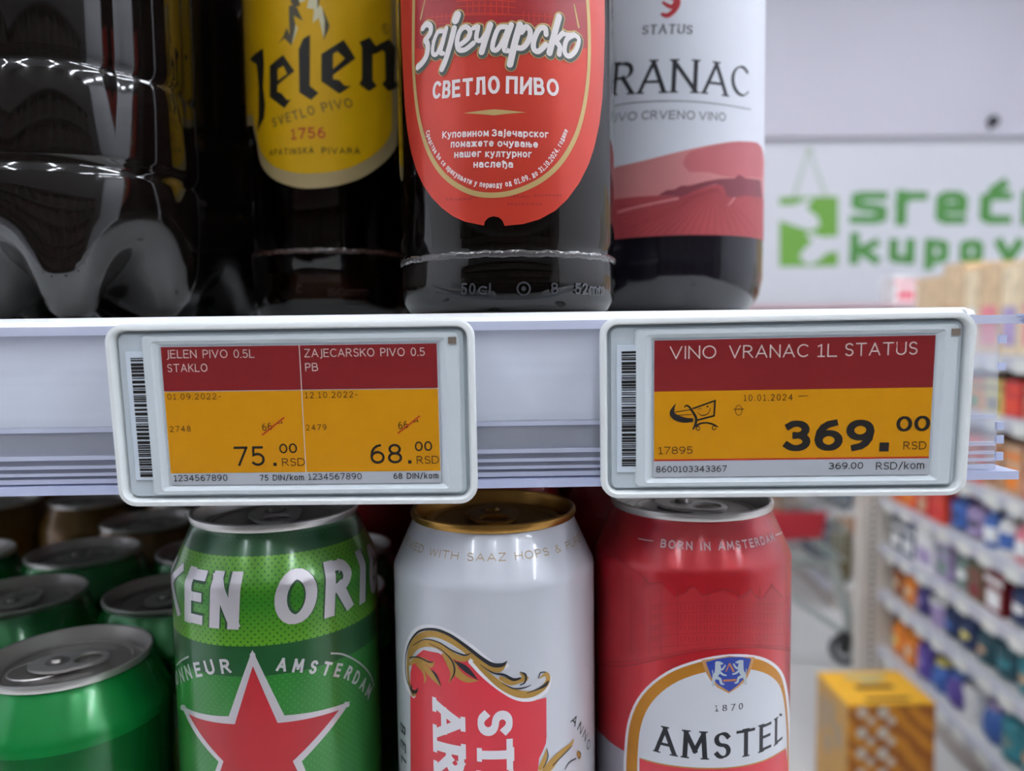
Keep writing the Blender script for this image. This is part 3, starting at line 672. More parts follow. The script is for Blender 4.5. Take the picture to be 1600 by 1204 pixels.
tube('corner_rod', [(SX1-.002, YL+.0015, ZS-.0022), (SX1+.001, YL+.003, ZS-.0022), (SX1+.0025, YL+.008, ZS-.0022), (SX1+.003, YL+.06, ZS-.0022)], .0016, M_white, us)

ls = thing('lower_shelf', 'white metal shelf board below carrying the beer cans', 'shelf')
box('board', XL0, SX1+.004, YL-.012, .42, ZB-.012, ZB, M_white, ls, .001)
box('front_lip', XL0, SX1+.004, YL-.0135, YL-.012, ZB-.045, ZB, M_white, ls)
fr = thing('shelving_frame', 'dark-backed frame at the back of the drinks shelves', 'shelving')
box('back_panel', XL0, SX1-.005, .4205, .44, FLOOR, .9, mat('back_panel_grey', (30, 30, 32), .6), fr)
for x in (XL0+.02, SX1-.03): box('upright', x-.012, x+.012, .44, .48, FLOOR, .95, M_post, fr)

# clear plastic price rail clipped along the lip
def clear(name, rgb, amount, rough=.15):
    m = bpy.data.materials.new(name); m.use_nodes = True; nt = m.node_tree; b = nt.nodes['Principled BSDF']; o = nt.nodes['Material Output']
    b.inputs['Base Color'].default_value = S(*rgb); b.inputs['Roughness'].default_value = rough
    t = nt.nodes.new('ShaderNodeBsdfTransparent'); t.inputs[0].default_value = (.97, .98, 1, 1); x = nt.nodes.new('ShaderNodeMixShader')
    n = nt.nodes.new('ShaderNodeTexNoise'); tc = nt.nodes.new('ShaderNodeTexCoord'); mp = nt.nodes.new('ShaderNodeMapping'); mp.inputs['Scale'].default_value = (2, 60, 160); n.inputs['Scale'].default_value = 1
    r = nt.nodes.new('ShaderNodeMapRange'); r.inputs['To Min'].default_value = amount-.07; r.inputs['To Max'].default_value = amount+.07
    nt.links.new(tc.outputs['Object'], mp.inputs[0]); nt.links.new(mp.outputs[0], n.inputs['Vector']); nt.links.new(n.outputs['Fac'], r.inputs['Value'])
    nt.links.new(r.outputs[0], x.inputs[0]); nt.links.new(t.outputs[0], x.inputs[1]); nt.links.new(b.outputs[0], x.inputs[2]); nt.links.new(x.outputs[0], o.inputs[0])
    return m
M_clear = clear('rail_clear', (238, 240, 252), .24); M_ridge = clear('rail_ridge', (212, 216, 236), .72); M_milk = clear('rail_edge', (205, 212, 242), .85)
RX1 = .1465; YR = YL-.0012
pr = thing('price_rail', 'clear plastic price rail clipped along the white shelf edge', 'price rail')
R4 = lambda y0, y1, z0, z1: [(y0, z0), (y1, z0), (y1, z1), (y0, z1)]
extrude_x('front_sheet', [R4(YR-.001, YR, -.0440, .0025)], XL0, RX1, M_clear, pr)
extrude_x('top_hook', [R4(YR-.0022, YR+.0008, .0005, .0030)], XL0, RX1+.006, M_ridge, pr)
extrude_x('channel_back', [R4(YR+.006, YR+.0072, -.0440, -.0275)], XL0, RX1-.004, mat('rail_channel_shade', (84, 84, 94), .5), pr)  # channel wall; under-shelf shade seen through the rail is put into its grey
for z, h, e in ((-.0266, .0012, .0005), (-.0345, .0011, .0012), (-.0372, .0009, .0008), (-.0393, .0008, .0010), (-.0412, .0012, .0014)):
    extrude_x('ridge', [R4(YR-.001-e, YR-.001, z-h/2, z+h/2)], XL0, RX1-.001, M_ridge, pr)
extrude_x('bottom_edge', [R4(YR-.004, YR+.0072, -.0448, -.0424)], XL0, RX1+.005, M_milk, pr)
bm = bmesh.new()
for k in range(9): addbox(bm, RX1+.004+random.uniform(0, .002), RX1+.0068+random.uniform(0, .0012), YR-.0024, YR+.0008, .0004+k*.0003, .0009+k*.0003)
o = fin('torn_end', bm, M_milk, pr); o['kind'] = 'stuff'
for z in (-.004, -.012, -.0295, -.0335, -.0385): box('end_tooth', RX1, RX1+.0022, YR-.001, YR, z-.0012, z+.0012, M_milk, pr)

# ================================================================== ELECTRONIC PRICE TAGS
M_tag = mat('tag_white', (232, 235, 234), .35, noise=.01); M_face = mat('tag_face', (196, 206, 212), .35, noise=.02); M_bezel = mat('tag_bezel', (206, 214, 218), .28, noise=.01)
M_red = mat('ink_red', (122, 30, 32), .3, noise=.03, nscale=300, coat=.15); M_yel = mat('ink_yellow', (198, 134, 6), .3, noise=.03, nscale=300, coat=.15)
M_foot = mat('ink_paper', (178, 182, 188), .35, noise=.02); M_blk = mat('ink_black', (26, 22, 20), .4, noise=0); M_ltxt = mat('ink_light', (205, 186, 178), .4, noise=0)
M_dkred = mat('ink_dark_red', (168, 42, 20), .4, noise=0); M_brn = mat('ink_brown', (62, 38, 12), .4, noise=0); M_barw = mat('bar_label', (206, 216, 226), .4, noise=.02)
W_, H_ = .100, .05067
def euler3(a, b, c): return (Matrix.Rotation(c, 3, 'Z') @ Matrix.Rotation(b, 3, 'Y') @ Matrix.Rotation(a, 3, 'X'))
def price_tag(label, c, ang, win):
    Mx = euler3(*[radians(q) for q in ang]); t = thing('price_tag', label, 'price tag', c, group='electronic price tags on the rail'); t.rotation_euler = Mx.to_euler()
    L = lambda w_, h_, r, y, cx=0, cy=0: [(p[0], y, p[1]) for p in rrect(w_, h_, r, 6, cx, cy)]
    y0 = -.0008     # raised rim stands in front of the display plane
    loops_mesh('frame', [L(W_-.005, H_-.005, .003, .0095), L(W_-.001, H_-.001, .0046, .0085), L(W_, H_, .005, .0010), L(W_-.0004, H_-.0004, .0048, y0+.0002), L(W_-.0012, H_-.0012, .0044, y0), L(W_-.0028, H_-.0028, .0036, y0), L(W_-.0034, H_-.0034, .0033, y0+.0003), L(W_-.0046, H_-.0040, .0028, .0022)], M_tag, t, True)
    loops_mesh('face_plate', [L(W_-.0046, H_-.0040, .0028, .0022), L(W_-.0056, H_-.0048, .0022, .0022), L(W_-.0064, H_-.0056, .0018, .0008)], M_face, t, False, True)
    dx0, dx1, dz0, dz1 = -.0351, .0398, -.0192, .0190; cx, cz = (dx0+dx1)/2, (dz0+dz1)/2; dw, dh = dx1-dx0, dz1-dz0
    loops_mesh('bezel', [L(dw+.0115, dh+.0062, .0012, .0008, cx+.0004, cz), L(dw+.0105, dh+.0054, .0012, -.0002, cx+.0004, cz), L(dw+.0050, dh+.0034, .0010, -.0003, cx, cz), L(dw+.0042, dh+.0028, .0006, .0001, cx, cz), L(dw+.0004, dh+.0004, .0002, .0008, cx, cz)], M_bezel, t)
    F = Flat(c, Mx); F.y0 = 0
    sc = box('screen', dx0-.0002, dx1+.0002, .0003, .0009, dz0-.0002, dz1+.0002, M_foot, t)
    F.y0 = .0003
    ux, uz = F.px(*win); box('status_window', ux-.0011, ux+.0011, -.0006, .0012, uz-.0009, uz+.0009, mat('window_brown', (120, 108, 98), .3), t); box('battery_door', .0436, .0462, .0006, .0012, -.012, .012, M_face, t)
    return t, sc, F
def bars(F, t, x0, x1, quad, seed):
    rnd = random.Random(seed); s_ = box('barcode_label', x0-.0013, x1+.0013, .0002, .0009, -.0178, .0178, M_barw, t)
    bm = bmesh.new(); z = .0162
    while z > -.0162:
        h = rnd.choice((.00025, .00025, .0004, .0006, .0008)); addbox(bm, x0, x1, .0001, .0003, z-h, z); z -= h+rnd.choice((.0002, .0003, .0003, .0005))
    o = fin('barcode_bars', bm, M_blk, s_); o['kind'] = 'stuff'
def A_(F, Tt): return Art(F, Tt)
TL = T(150, 490, 2.6230)
t1, s1, F1 = price_tag('white electronic price tag at left showing two prices, 75.00 and 68.00', (-.0558, -.0240, -.0219), (4.09, -.07, -2.56), (707, 531))
bars(F1, t1, -.0436, -.0388, None, 3)
e1, e2 = .00004, .00010
def quad(F, Tt, pts, name, m, par, e): return A_(F, Tt).poly(pts).build(name, m, par, e)
ax0, ax1, az0, az1 = -.0351, .0398, -.0192, .0190
zr = F1.px(150+262/2.623, 490+312/2.623)[1]-.0004; zy = F1.px(150+1400/2.623, 490+643/2.623)[1]; xm = F1.px(150+848/2.623, 490+400/2.623)[0]
def uvq(F, x0, x1, z0, z1, name, m, par, e): return Art(F).poly([(x0, z0), (x1, z0), (x1, z1), (x0, z1)], uv=True).build(name, m, par, e)
uvq(F1, ax0, ax1, zr, az1, 'red_band', M_red, s1, e1); uvq(F1, ax0, ax1, zy, zr-.0002, 'yellow_band', M_yel, s1, e1); uvq(F1, xm-.00012, xm+.00012, zy, az1, 'divider_line', M_ltxt, s1, e2)
def words(F, Tt, par, name, m, items, e=e2):
    for it in items:
        a = Art(F, Tt); kw = it[3] if len(it) > 3 else {}
        a.text(it[0], it[1], it[2], **kw); a.build(name, m, par, e)
th = dict(w=.10); mo_ = dict(w=.11, gap=.3)
words(F1, TL, s1, 'product_name', M_ltxt, [('JELEN PIVO 0.5L', [(290, 182), (650, 180)], 34, th), ('STAKLO', [(294, 239), (458, 237)], 33, th), ('ZAJECARSKO PIVO 0.5', [(855, 178), (1348, 172)], 34, th), ('PB', [(859, 235), (911, 234)], 33, th)])
words(F1, TL, s1, 'date_code', M_brn, [('01.09.2022-', [(294, 352), (514, 350)], 25, mo_), ('12.10.2022-', [(858, 346), (1074, 342)], 25, mo_), ('2748', [(305, 484), (390, 482)], 24, mo_), ('2479', [(862, 478), (946, 476)], 24, mo_), ('66', [(684, 480), (724, 474)], 30, dict(w=.12)), ('66', [(1241, 473), (1281, 467)], 30, dict(w=.12)), ('"', [(750, 466), (768, 464)], 24, dict(w=.2, sx=3)), ('"', [(1306, 459), (1324, 457)], 24, dict(w=.2, sx=3))])
for dx, dy in ((0, 0), (556, -7)): A_(F1, TL).ribbon([(681+dx, 497+dy), (772+dx, 424+dy)], 5.5).build('strike_line', M_dkred, s1, .00013)
words(F1, TL, s1, 'price_digits', M_blk, [('75', [(570, 624), (695, 622)], 80, dict(w=.12)), ('.', [(729, 622), (741, 622)], 80, dict(w=.14)), ('00', [(753, 572), (826, 570)], 40, dict(w=.15, gap=.14)), ('68', [(1126, 614), (1256, 612)], 80, dict(w=.12)), ('.', [(1281, 612), (1293, 612)], 80, dict(w=.14)), ('00', [(1308, 563), (1379, 561)], 40, dict(w=.15, gap=.14))])
words(F1, TL, s1, 'currency', M_brn, [('RSD', [(764, 624), (858, 622)], 32, dict(w=.11)), ('RSD', [(1315, 615), (1407, 613)], 32, dict(w=.11))])
words(F1, TL, s1, 'footer_text', M_blk, [('1234567890', [(321, 686), (540, 684)], 26, dict(w=.12)), ('75 DIN/kom', [(673, 684), (853, 681)], 24, dict(w=.14)), ('1234567890', [(871, 680), (1090, 678)], 26, dict(w=.12)), ('68 DIN/kom', [(1220, 676), (1404, 674)], 24, dict(w=.14))])

TR = T(920, 470, 2.3530)
t2, s2, F2 = price_tag('white electronic price tag at right showing one wine price, 369.00', (.0783, -.02536, -.02167), (4.34, -.38, -3.99), (1492, 518))
bars(F2, t2, -.0440, -.0390, None, 9)
zr = F2.px(920+700/2.353, 470+326/2.353)[1]; zy = F2.px(920+700/2.353, 470+577/2.353)[1]
uvq(F2, ax0, ax1, zr, az1, 'red_band', M_red, s2, e1); uvq(F2, ax0, ax1, zy, zr, 'yellow_band', M_yel, s2, e1); uvq(F2, ax0, ax1, zy-.0005, zy, 'red_line', M_dkred, s2, e1)
words(F2, TR, s2, 'product_name', M_ltxt, [('VINO', [(297, 214), (468, 211)], 48, th), ('VRANAC', [(515, 211), (805, 206)], 48, th), ('1L', [(840, 206), (912, 205)], 48, th), ('STATUS', [(940, 203), (1207, 197)], 48, th)])
words(F2, TR, s2, 'date_code', M_brn, [('10.01.2024', [(569, 368), (749, 365)], 24, mo_), ('-', [(770, 364), (806, 362)], 34, dict(w=.07, sx=3)), ('17895', [(256, 563), (382, 561)], 27, dict(w=.11))])
words(F2, TR, s2, 'price_digits', M_blk, [('369', [(714, 555), (1047, 551)], 118, dict(w=.235, wh=.18, gap=.12)), ('.', [(1070, 550), (1104, 550)], 118, dict(w=.235)), ('00', [(1129, 482), (1253, 479)], 60, dict(w=.22, wh=.15, gap=.12))])
words(F2, TR, s2, 'currency', M_brn, [('RSD', [(1155, 546), (1240, 545)], 30, dict(w=.11))])
words(F2, TR, s2, 'footer_text', M_blk, [('8600103343367', [(247, 630), (507, 627)], 23, dict(w=.12)), ('369.00', [(881, 618), (1008, 616)], 24, dict(w=.13)), ('RSD/kom', [(1055, 620), (1232, 616)], 27, dict(w=.11))])
TC = T(1020, 600, 8.889); a = A_(F2, TC)
a.ribbon([(550, 340), (870, 225)], 22); a.ribbon([(865, 215), (850, 440)], 24); a.ribbon([(610, 500), (860, 435)], 24); brush(a, [(440, 315), (465, 295), (500, 310), (545, 370), (600, 470), (590, 560), (560, 620)], [14, 22, 26, 30, 36, 32, 22])
brush(a, [(600, 580), (660, 545), (740, 535), (820, 550), (905, 590)], [30, 24, 22, 24, 14])
for x, y in ((628, 612), (852, 605)): a.ribbon([(x+26*cos(k*.5), y+28*sin(k*.5)) for k in range(13)], 10)
brush(a, [(620, 390), (660, 425), (710, 430), (770, 400), (800, 330)], [6, 10, 14, 10, 8]); a.blob(758, 310, 13); brush(a, [(630, 350), (655, 335), (685, 340)], [6, 9, 4])
brush(a, [(318, 268), (285, 330), (268, 400), (310, 455), (400, 490), (480, 500), (560, 495)], [4, 36, 70, 80, 78, 66, 50], caps=False)
a.ribbon([(310, 385), (520, 355)], 12); a.ribbon([(330, 430), (540, 420)], 10)
a.build('cart_drawing', M_blk, s2, e2)
a = A_(F2, TC); a.ribbon([(1192+46*cos(k*.4488), 360+72*sin(k*.4488)) for k in range(14)], 8, closed=True); a.ribbon([(1118, 348), (1268, 344)], 10); a.build('small_symbol', M_brn, s2, e2)

# ================================================================== CANS
M_alu = mat('aluminium', (216, 213, 209), .34, metal=.72, noise=.03); M_alud = mat('aluminium_lid', (168, 163, 158), .36, metal=.8, noise=.05)
M_gold = mat('gold_rim', (176, 132, 66), .28, metal=.85, noise=.03); M_goldd = mat('gold_lid', (150, 112, 56), .34, metal=.85, noise=.04)
def canprof(H, R=.033): return [(.0245, 0), (.0262, .0012), (.0285, .0040), (R-.0008, .0085), (R, .0105), (R, H-.0185), (R-.0002, H-.0172), (R-.0010, H-.0155), (.0272, H-.0048), (.0264, H-.0034), (.0262, H-.0026)]
def plate(name, outer, holes, z0, z1, m, parent):
    bm = bmesh.new(); lp = [outer]+holes; flat = [p for l in lp for p in l]
    V = [[bm.verts.new((p[0], p[1], zz)) for p in flat] for zz in (z0, z1)]
    for tt in tessellate_polygon([[Vector((p[0], p[1], 0)) for p in l] for l in lp]):
        for k in (0, 1): bm.faces.new([V[k][i] for i in tt])
    i0 = 0
    for l in lp:
        for i in range(len(l)): a, b = i0+i, i0+(i+1) % len(l); bm.faces.new((V[0][a], V[0][b], V[1][b], V[1][a]))
        i0 += len(l)
    return fin(name, bm, m, parent)
def can(label, x, y, H, mbody, mrim, mlid, group, rot=0, R=.033, name='beer_can', z=ZB):
    t = thing(name, label, 'can', (x, y, z+.0002), 0, group); P = canprof(H, R)
    lathe('body', [(0, .007), (.018, .005), (.0235, .0015)]+P, mbody, t, 72)
    lathe('rim', [(.0262, H-.0028), (.0270, H-.0024), (.0273, H-.0012), (.0271, H-.0003), (.0264, H), (.0258, H-.0004), (.0255, H-.0020), (.0248, H-.0062), (.0240, H-.0068)], mrim, t, 72)
    ld = lathe('lid', [(.0242, H-.0068), (.0232, H-.0070), (.0228, H-.0046), (.0222, H-.0042), (.0205, H-.0042), (.0200, H-.0047), (0, H-.0047)], mlid, t, 48)
    zz = H-.0042; rot_ = lambda p: (p[0]*cos(rot)-p[1]*sin(rot), p[0]*sin(rot)+p[1]*cos(rot))
    out = [(.0080*cos(a)*(1+.12*(sin(a) > 0)), (.0128*sin(a))) for a in [2*pi*k/28 for k in range(28)]]
    ho = [(.0052*cos(a), -.0060+.0048*sin(a)) for a in [2*pi*k/18 for k in range(18)]]
    plate('pull_tab', [rot_(p) for p in out], [[rot_(p) for p in ho]], zz+.0006, zz+.0016, mrim, t)
    c0 = rot_((0, .0035)); bm = bmesh.new(); addlathe(bm, [(0, .0030), (.0018, .0028), (.0024, .0018), (.0040, .0016), (.0042, -.0004)], 16, cz=(c0[0], c0[1], zz)); fin('rivet', bm, mlid, t, True)
    m0 = [rot_((.0085*cos(a), .0090+.0100*sin(a))) for a in [2*pi*k/24 for k in range(24)]]
    tube('opening_score', [(p[0], p[1], H-.0047) for p in m0], .0004, mrim, t, 5, True)
    return t
def nodes(name, rough=.3, metal=0, coat=.6):
    m = bpy.data.materials.new(name); m.use_nodes = True; nt = m.node_tree; b = nt.nodes['Principled BSDF']
    b.inputs['Roughness'].default_value = rough; b.inputs['Metallic'].default_value = metal; b.inputs['Coat Weight'].default_value = coat; b.inputs['Coat Roughness'].default_value = .12
    tc = nt.nodes.new('ShaderNodeTexCoord'); sp = nt.nodes.new('ShaderNodeSeparateXYZ'); nt.links.new(tc.outputs['Object'], sp.inputs[0])
    def mth(op, a, bb=None, c=None):
        n_ = nt.nodes.new('ShaderNodeMath'); n_.operation = op
        for i, v in enumerate((a, bb, c)):
            if v is None: continue
            if isinstance(v, (int, float)): n_.inputs[i].default_value = v
            else: nt.links.new(v, n_.inputs[i])
        return n_.outputs[0]
    def mix(f, a, bb):
        n_ = nt.nodes.new('ShaderNodeMix'); n_.data_type = 'RGBA'
        if isinstance(f, (int, float)): n_.inputs[0].default_value = f
        else: nt.links.new(f, n_.inputs[0])
        for i, v in ((6, a), (7, bb)):
            if isinstance(v, tuple): n_.inputs[i].default_value = S(*v)
            else: nt.links.new(v, n_.inputs[i])
        return n_.outputs[2]
    return m, nt, b, sp, mth, mix
def dotmask(sp, mth, R, pitch, rad):
    u = mth('MULTIPLY', mth('ARCTAN2', sp.outputs[0], mth('MULTIPLY', sp.outputs[1], -1)), R)
    a = mth('DIVIDE', mth('ADD', u, sp.outputs[2]), pitch); b = mth('DIVIDE', mth('SUBTRACT', u, sp.outputs[2]), pitch)
    fa = mth('ABSOLUTE', mth('SUBTRACT', mth('FRACT', a), .5)); fb = mth('ABSOLUTE', mth('SUBTRACT', mth('FRACT', b), .5))
    return mth('LESS_THAN', mth('SQRT', mth('ADD', mth('MULTIPLY', fa, fa), mth('MULTIPLY', fb, fb))), rad)

# --- tall green can
TH = T(240, 760, 2.7125)
hx, hy = -.0752, .0235
CH = Cyl(hx, hy, ZB, .033, canprof(.168)); CH.vstep = .004
za = CH.px(430, 760+350/2.7125-22)[1]; za = CH.px(430, 760+292/2.7125)[1]; zb = CH.px(430, 760+672/2.7125)[1]; zc = CH.px(430, 760+800/2.7125)[1]
mg, nt, b, sp, mth, mix = nodes('can_green_print', .28, .25, .5)
z = sp.outputs[2]; dm = dotmask(sp, mth, .033, .00215, .2)
inb = mth('MULTIPLY', mth('GREATER_THAN', z, zb), mth('LESS_THAN', z, za)); low = mth('LESS_THAN', z, zc)
ramp = nt.nodes.new('ShaderNodeMapRange'); nt.links.new(z, ramp.inputs['Value']); ramp.inputs['From Min'].default_value = zb; ramp.inputs['From Max'].default_value = za
mid = mth('ABSOLUTE', mth('SUBTRACT', ramp.outputs[0], .5)); bandc = mix(mth('MULTIPLY', mid, 2), (46, 122, 30), (92, 152, 34))
band = mix(dm, bandc, (36, 92, 28)); lowc = mix(mth('MULTIPLY', dm, .45), (38, 118, 42), (82, 150, 70)); dark = mix(mth('MULTIPLY', dm, mth('MULTIPLY', mth('GREATER_THAN', z, za+.004), .3)), (26, 82, 40), (70, 130, 80))
col = mix(inb, mix(low, dark, lowc), band); nt.links.new(col, b.inputs['Base Color'])
hc = can('tall green beer can with large red star and ORIG lettering band', hx, hy, .168, mg, M_alu, M_alud, None, .3)
M_silv = mat('print_silver', (206, 200, 204), .3, metal=.45, noise=.02); M_outl = mat('print_dark_green', (30, 70, 40), .4); M_star = mat('star_red', (164, 24, 34), .38, coat=.3)
hz0 = CH.px(430, 760+600/2.7125)[1]; hh = CH.px(440, 760+352/2.7125)[1]-hz0; uE = CH.px(240+135/2.7125, 900)[0]; uN = CH.px(240+362/2.7125, 900)[0]; uO0 = CH.px(240+500/2.7125, 900)[0]; uR1 = CH.px(240+838/2.7125, 900)[0]
KB = dict(w=.21, wh=.17, gap=.16, slant=.08, uv=True)
for txt, u0, u1 in (('EN', uE, uN), ('K', uE-.0165, uE-.0035), ('OR', uO0, uR1), ('IGINAL', uR1+.0035, uR1+.058)):
    a = Art(CH); a.text(txt, [(u0, hz0), (u1, hz0)], hh, **dict(KB, w=.26, wh=.22, gap=.11)); a.build('band_lettering_outline', M_outl, hc, .00005)
    a = Art(CH); a.text(txt, [(u0, hz0), (u1, hz0)], hh, **KB); a.build('band_lettering', M_silv, hc, .00009)
def h_arc(c, r0, r1, a0, a1): return [(c[0]+r0*cos(radians(a0+(a1-a0)*k/14)), c[1]+r1*sin(radians(a0+(a1-a0)*k/14))) for k in range(15)]
a = Art(CH, TH); a.text('HONNEUR', [(60, 870), (105, 842), (170, 812), (250, 797), (332, 792)], 58, w=.19, gap=.42); a.build('ring_lettering', M_silv, hc, .00008)
a = Art(CH, TH); a.text('AMSTERDAM', [(517, 783), (620, 790), (720, 800), (800, 812), (850, 840), (885, 872), (908, 905)], 58, w=.19, gap=.42); a.build('ring_lettering', M_silv, hc, .00008)
a = Art(CH, TH); a.ribbon(catmull([(750, 708), (800, 712), (850, 735), (890, 765), (920, 805), (934, 850)], 4), 7); a.build('ring_line', M_silv, hc, .00008)
a = Art(CH, TH); a.ribbon(catmull([(150, 722), (120, 738), (98, 760)], 4), 7); a.build('ring_line', M_silv, hc, .00008)
so = [(420, 716), (545, 985), (818, 925), (612, 1165), (735, 1440), (450, 1290), (195, 1440), (290, 1165), (126, 938), (328, 988)]
a = Art(CH, TH); a.poly(so); a.ribbon(so, 26, closed=True)
for q in (so[0], so[2], so[8]): a.blob(q[0], q[1], 12)
a.build('star_outline', M_silv, hc, .00006)
a = Art(CH, TH); a.poly([(421, 762), (526, 1003), (785, 948), (590, 1165), (695, 1385), (450, 1262), (230, 1385), (297, 1165), (150, 965), (345, 1008)]); a.build('star', M_star, hc, .00010)

# --- white and red can with gold lid
CS = Cyl(-.0019, .0178, ZB, .033, canprof(.168)); CS.vstep = .004
M_pearl = mat('can_pearl', (198, 200, 207), .3, metal=.12, noise=.01, coat=.5)
M_sred = mat('print_red', (200, 44, 58), .38, coat=.3, noise=.02); M_sgold = mat('print_gold', (176, 136, 66), .35, metal=.35, noise=.06, nscale=400); M_sblk = mat('print_black', (26, 28, 36), .4, noise=0); M_swht = mat('print_white', (222, 220, 224), .35, coat=.3)
stc = can('white beer can with gold lid, red panel and gold scroll, front row centre', -.0019, .0178, .168, M_pearl, M_gold, M_goldd, None, .1)
T5 = T(600, 960, 4.706)
red = [(197, 1300), (195, 560), (195, 430), (220, 320), (290, 262), (400, 285), (480, 330), (560, 310), (640, 340), (700, 400), (820, 505), (930, 580), (1030, 625), (1110, 632), (1193, 612), (1195, 900), (1190, 950), (1165, 1010), (1140, 1060), (1132, 1148), (1132, 1300)]
Art(CS, T5).poly(red).build('red_panel', M_sred, stc, .00004)
a = Art(CS, T5)
brush(a, [(215, 585), (165, 500), (160, 330), (200, 200), (270, 130), (380, 125), (500, 175), (620, 260), (730, 345), (820, 395), (905, 380)], [60, 70, 70, 80, 80, 84, 88, 90, 80, 60, 30])
brush(a, [(640, 350), (740, 440), (860, 530), (980, 600), (1090, 610), (1180, 560), (1205, 480)], [40, 60, 70, 66, 60, 60, 60]); a.build('scroll_outline', M_swht, stc, .00006)
a = Art(CS, T5)
brush(a, [(215, 580), (170, 480), (160, 330), (190, 210), (262, 125), (370, 112), (480, 150), (600, 232), (720, 325), (800, 372), (870, 372), (903, 345)], [16, 12, 12, 14, 16, 20, 22, 24, 26, 30, 26, 6])
a.build('scroll_line', M_sblk, stc, .00012)
a = Art(CS, T5)
brush(a, [(240, 560), (215, 590), (190, 520), (176, 400), (186, 290), (225, 200), (300, 150), (390, 150), (480, 185), (580, 245), (680, 325), (770, 385), (850, 402), (898, 362)], [16, 30, 30, 32, 40, 46, 44, 44, 46, 50, 52, 52, 44, 6])
brush(a, [(195, 330), (230, 250), (300, 215), (380, 225), (460, 270), (540, 320), (610, 325), (640, 292)], [10, 36, 46, 46, 44, 42, 34, 6])
brush(a, [(440, 270), (500, 360), (540, 430), (610, 480), (690, 488)], [20, 56, 60, 44, 6]); brush(a, [(430, 290), (480, 370), (505, 440), (480, 500)], [14, 36, 34, 6])
brush(a, [(190, 370), (240, 335), (310, 350), (345, 375), (372, 350)], [20, 44, 40, 36, 6]); brush(a, [(250, 360), (310, 400), (360, 460), (418, 530)], [20, 50, 44, 6]); brush(a, [(240, 370), (290, 420), (305, 470), (298, 505)], [12, 26, 22, 6])
brush(a, [(660, 350), (760, 440), (870, 530), (990, 585), (1090, 585), (1170, 540), (1205, 480), (1190, 440), (1145, 470)], [14, 40, 50, 54, 48, 44, 40, 30, 8])
brush(a, [(860, 470), (930, 500), (1000, 485), (1045, 470), (1000, 435)], [30, 44, 40, 34, 8]); a.build('scroll', M_sgold, stc, .00009)
a = Art(CS, T5)
brush(a, [(215, 230), (300, 185), (400, 205), (500, 265), (590, 300), (640, 285)], [4, 7, 9, 10, 12, 4]); brush(a, [(520, 345), (600, 400), (690, 482)], [8, 44, 4]); brush(a, [(330, 215), (420, 260), (500, 340), (520, 420), (490, 490)], [3, 6, 12, 12, 3])
brush(a, [(190, 320), (250, 315), (330, 350), (365, 350)], [10, 10, 12, 4]); brush(a, [(350, 410), (385, 450), (420, 528)], [6, 22, 3]); brush(a, [(210, 520), (205, 555), (235, 570), (250, 545)], [8, 24, 22, 8])
brush(a, [(710, 370), (800, 430), (880, 445), (950, 480), (1000, 470)], [4, 10, 18, 22, 14]); brush(a, [(870, 505), (950, 545), (1030, 540), (1080, 520)], [4, 10, 10, 4]); brush(a, [(1050, 580), (1130, 550), (1185, 520), (1205, 495)], [4, 12, 26, 14]); brush(a, [(1000, 425), (1040, 445), (1035, 500), (1000, 520)], [6, 16, 12, 8]); brush(a, [(1190, 425), (1150, 430), (1135, 470)], [6, 10, 6])
a.build('scroll_detail', M_sblk, stc, .00012)
def vtext(surf, Tt, txt, xb, y0, y1, h, nm, m, par, **k):   # reads downward; letters stand with their tops to the right
    a = Art(surf, Tt); p0, p1 = a.P(xb, y0), a.P(xb, y1); q = a.P(xb+h, y0)
    a.text(txt, [p0, (p0[0], p1[1])], abs(q[0]-p0[0]), uv=True, **k); return a.build(nm, m, par, .00009)
SB = dict(w=.27, wh=.17, gap=.1, serif=.07)
vtext(CS, T5, 'ST', 678, 700, 1145, 275, 'panel_lettering', M_swht, stc, **dict(SB, w=.24)); vtext(CS, T5, 'ELLA', 678, 1165, 1900, 275, 'panel_lettering', M_swht, stc, **dict(SB, w=.24))
vtext(CS, T5, 'AR', 356, 622, 1150, 240, 'panel_lettering', M_swht, stc, **SB); vtext(CS, T5, 'TOIS', 356, 1170, 1900, 240, 'panel_lettering', M_swht, stc, **SB)
vtext(CS, T5, 'BELGIUM', 122, 785, 1500, 36, 'side_lettering', M_sblk, stc, w=.16, gap=.5)
a = Art(CS, T5); a.text('ANNO', [(1368, 792), (1425, 855), (1470, 930), (1500, 1010)], 66, w=.14, gap=.6); a.build('side_lettering', M_sblk, stc, .00008)
a = Art(CS, T5); brush(a, [(1388, 925), (1375, 955), (1320, 1005), (1270, 1055), (1215, 1120), (1160, 1180)], [16, 30, 46, 60, 70, 40]); brush(a, [(1195, 990), (1180, 1060), (1150, 1130)], [4, 36, 40]); brush(a, [(1425, 1020), (1440, 1050)], [34, 30]); a.build('horn_drawing', M_sgold, stc, .00008)
a = Art(CS, T5); brush(a, [(1385, 965), (1350, 1000), (1290, 1060), (1240, 1110)], [4, 10, 10, 8]); brush(a, [(1410, 1060), (1360, 1090), (1330, 1140)], [8, 10, 6]); brush(a, [(1430, 1005), (1445, 1030), (1425, 1060)], [6, 8, 6]); brush(a, [(1195, 985), (1205, 1050), (1170, 1130)], [4, 8, 6]); a.build('horn_line', M_sblk, stc, .00011)
T4 = T(590, 740, 2.5944)
a = Art(CS, T4); a.text('BREWED WITH SAAZ HOPS & PUREST', [(98, 288), (130, 305), (200, 325), (280, 338), (380, 345), (480, 346), (580, 343), (680, 332), (760, 310), (830, 280), (868, 258)], 27, w=.12, gap=.35, flat=True); a.build('shoulder_lettering', mat('print_pale_gold', (172, 148, 108), .4), stc, .00008)

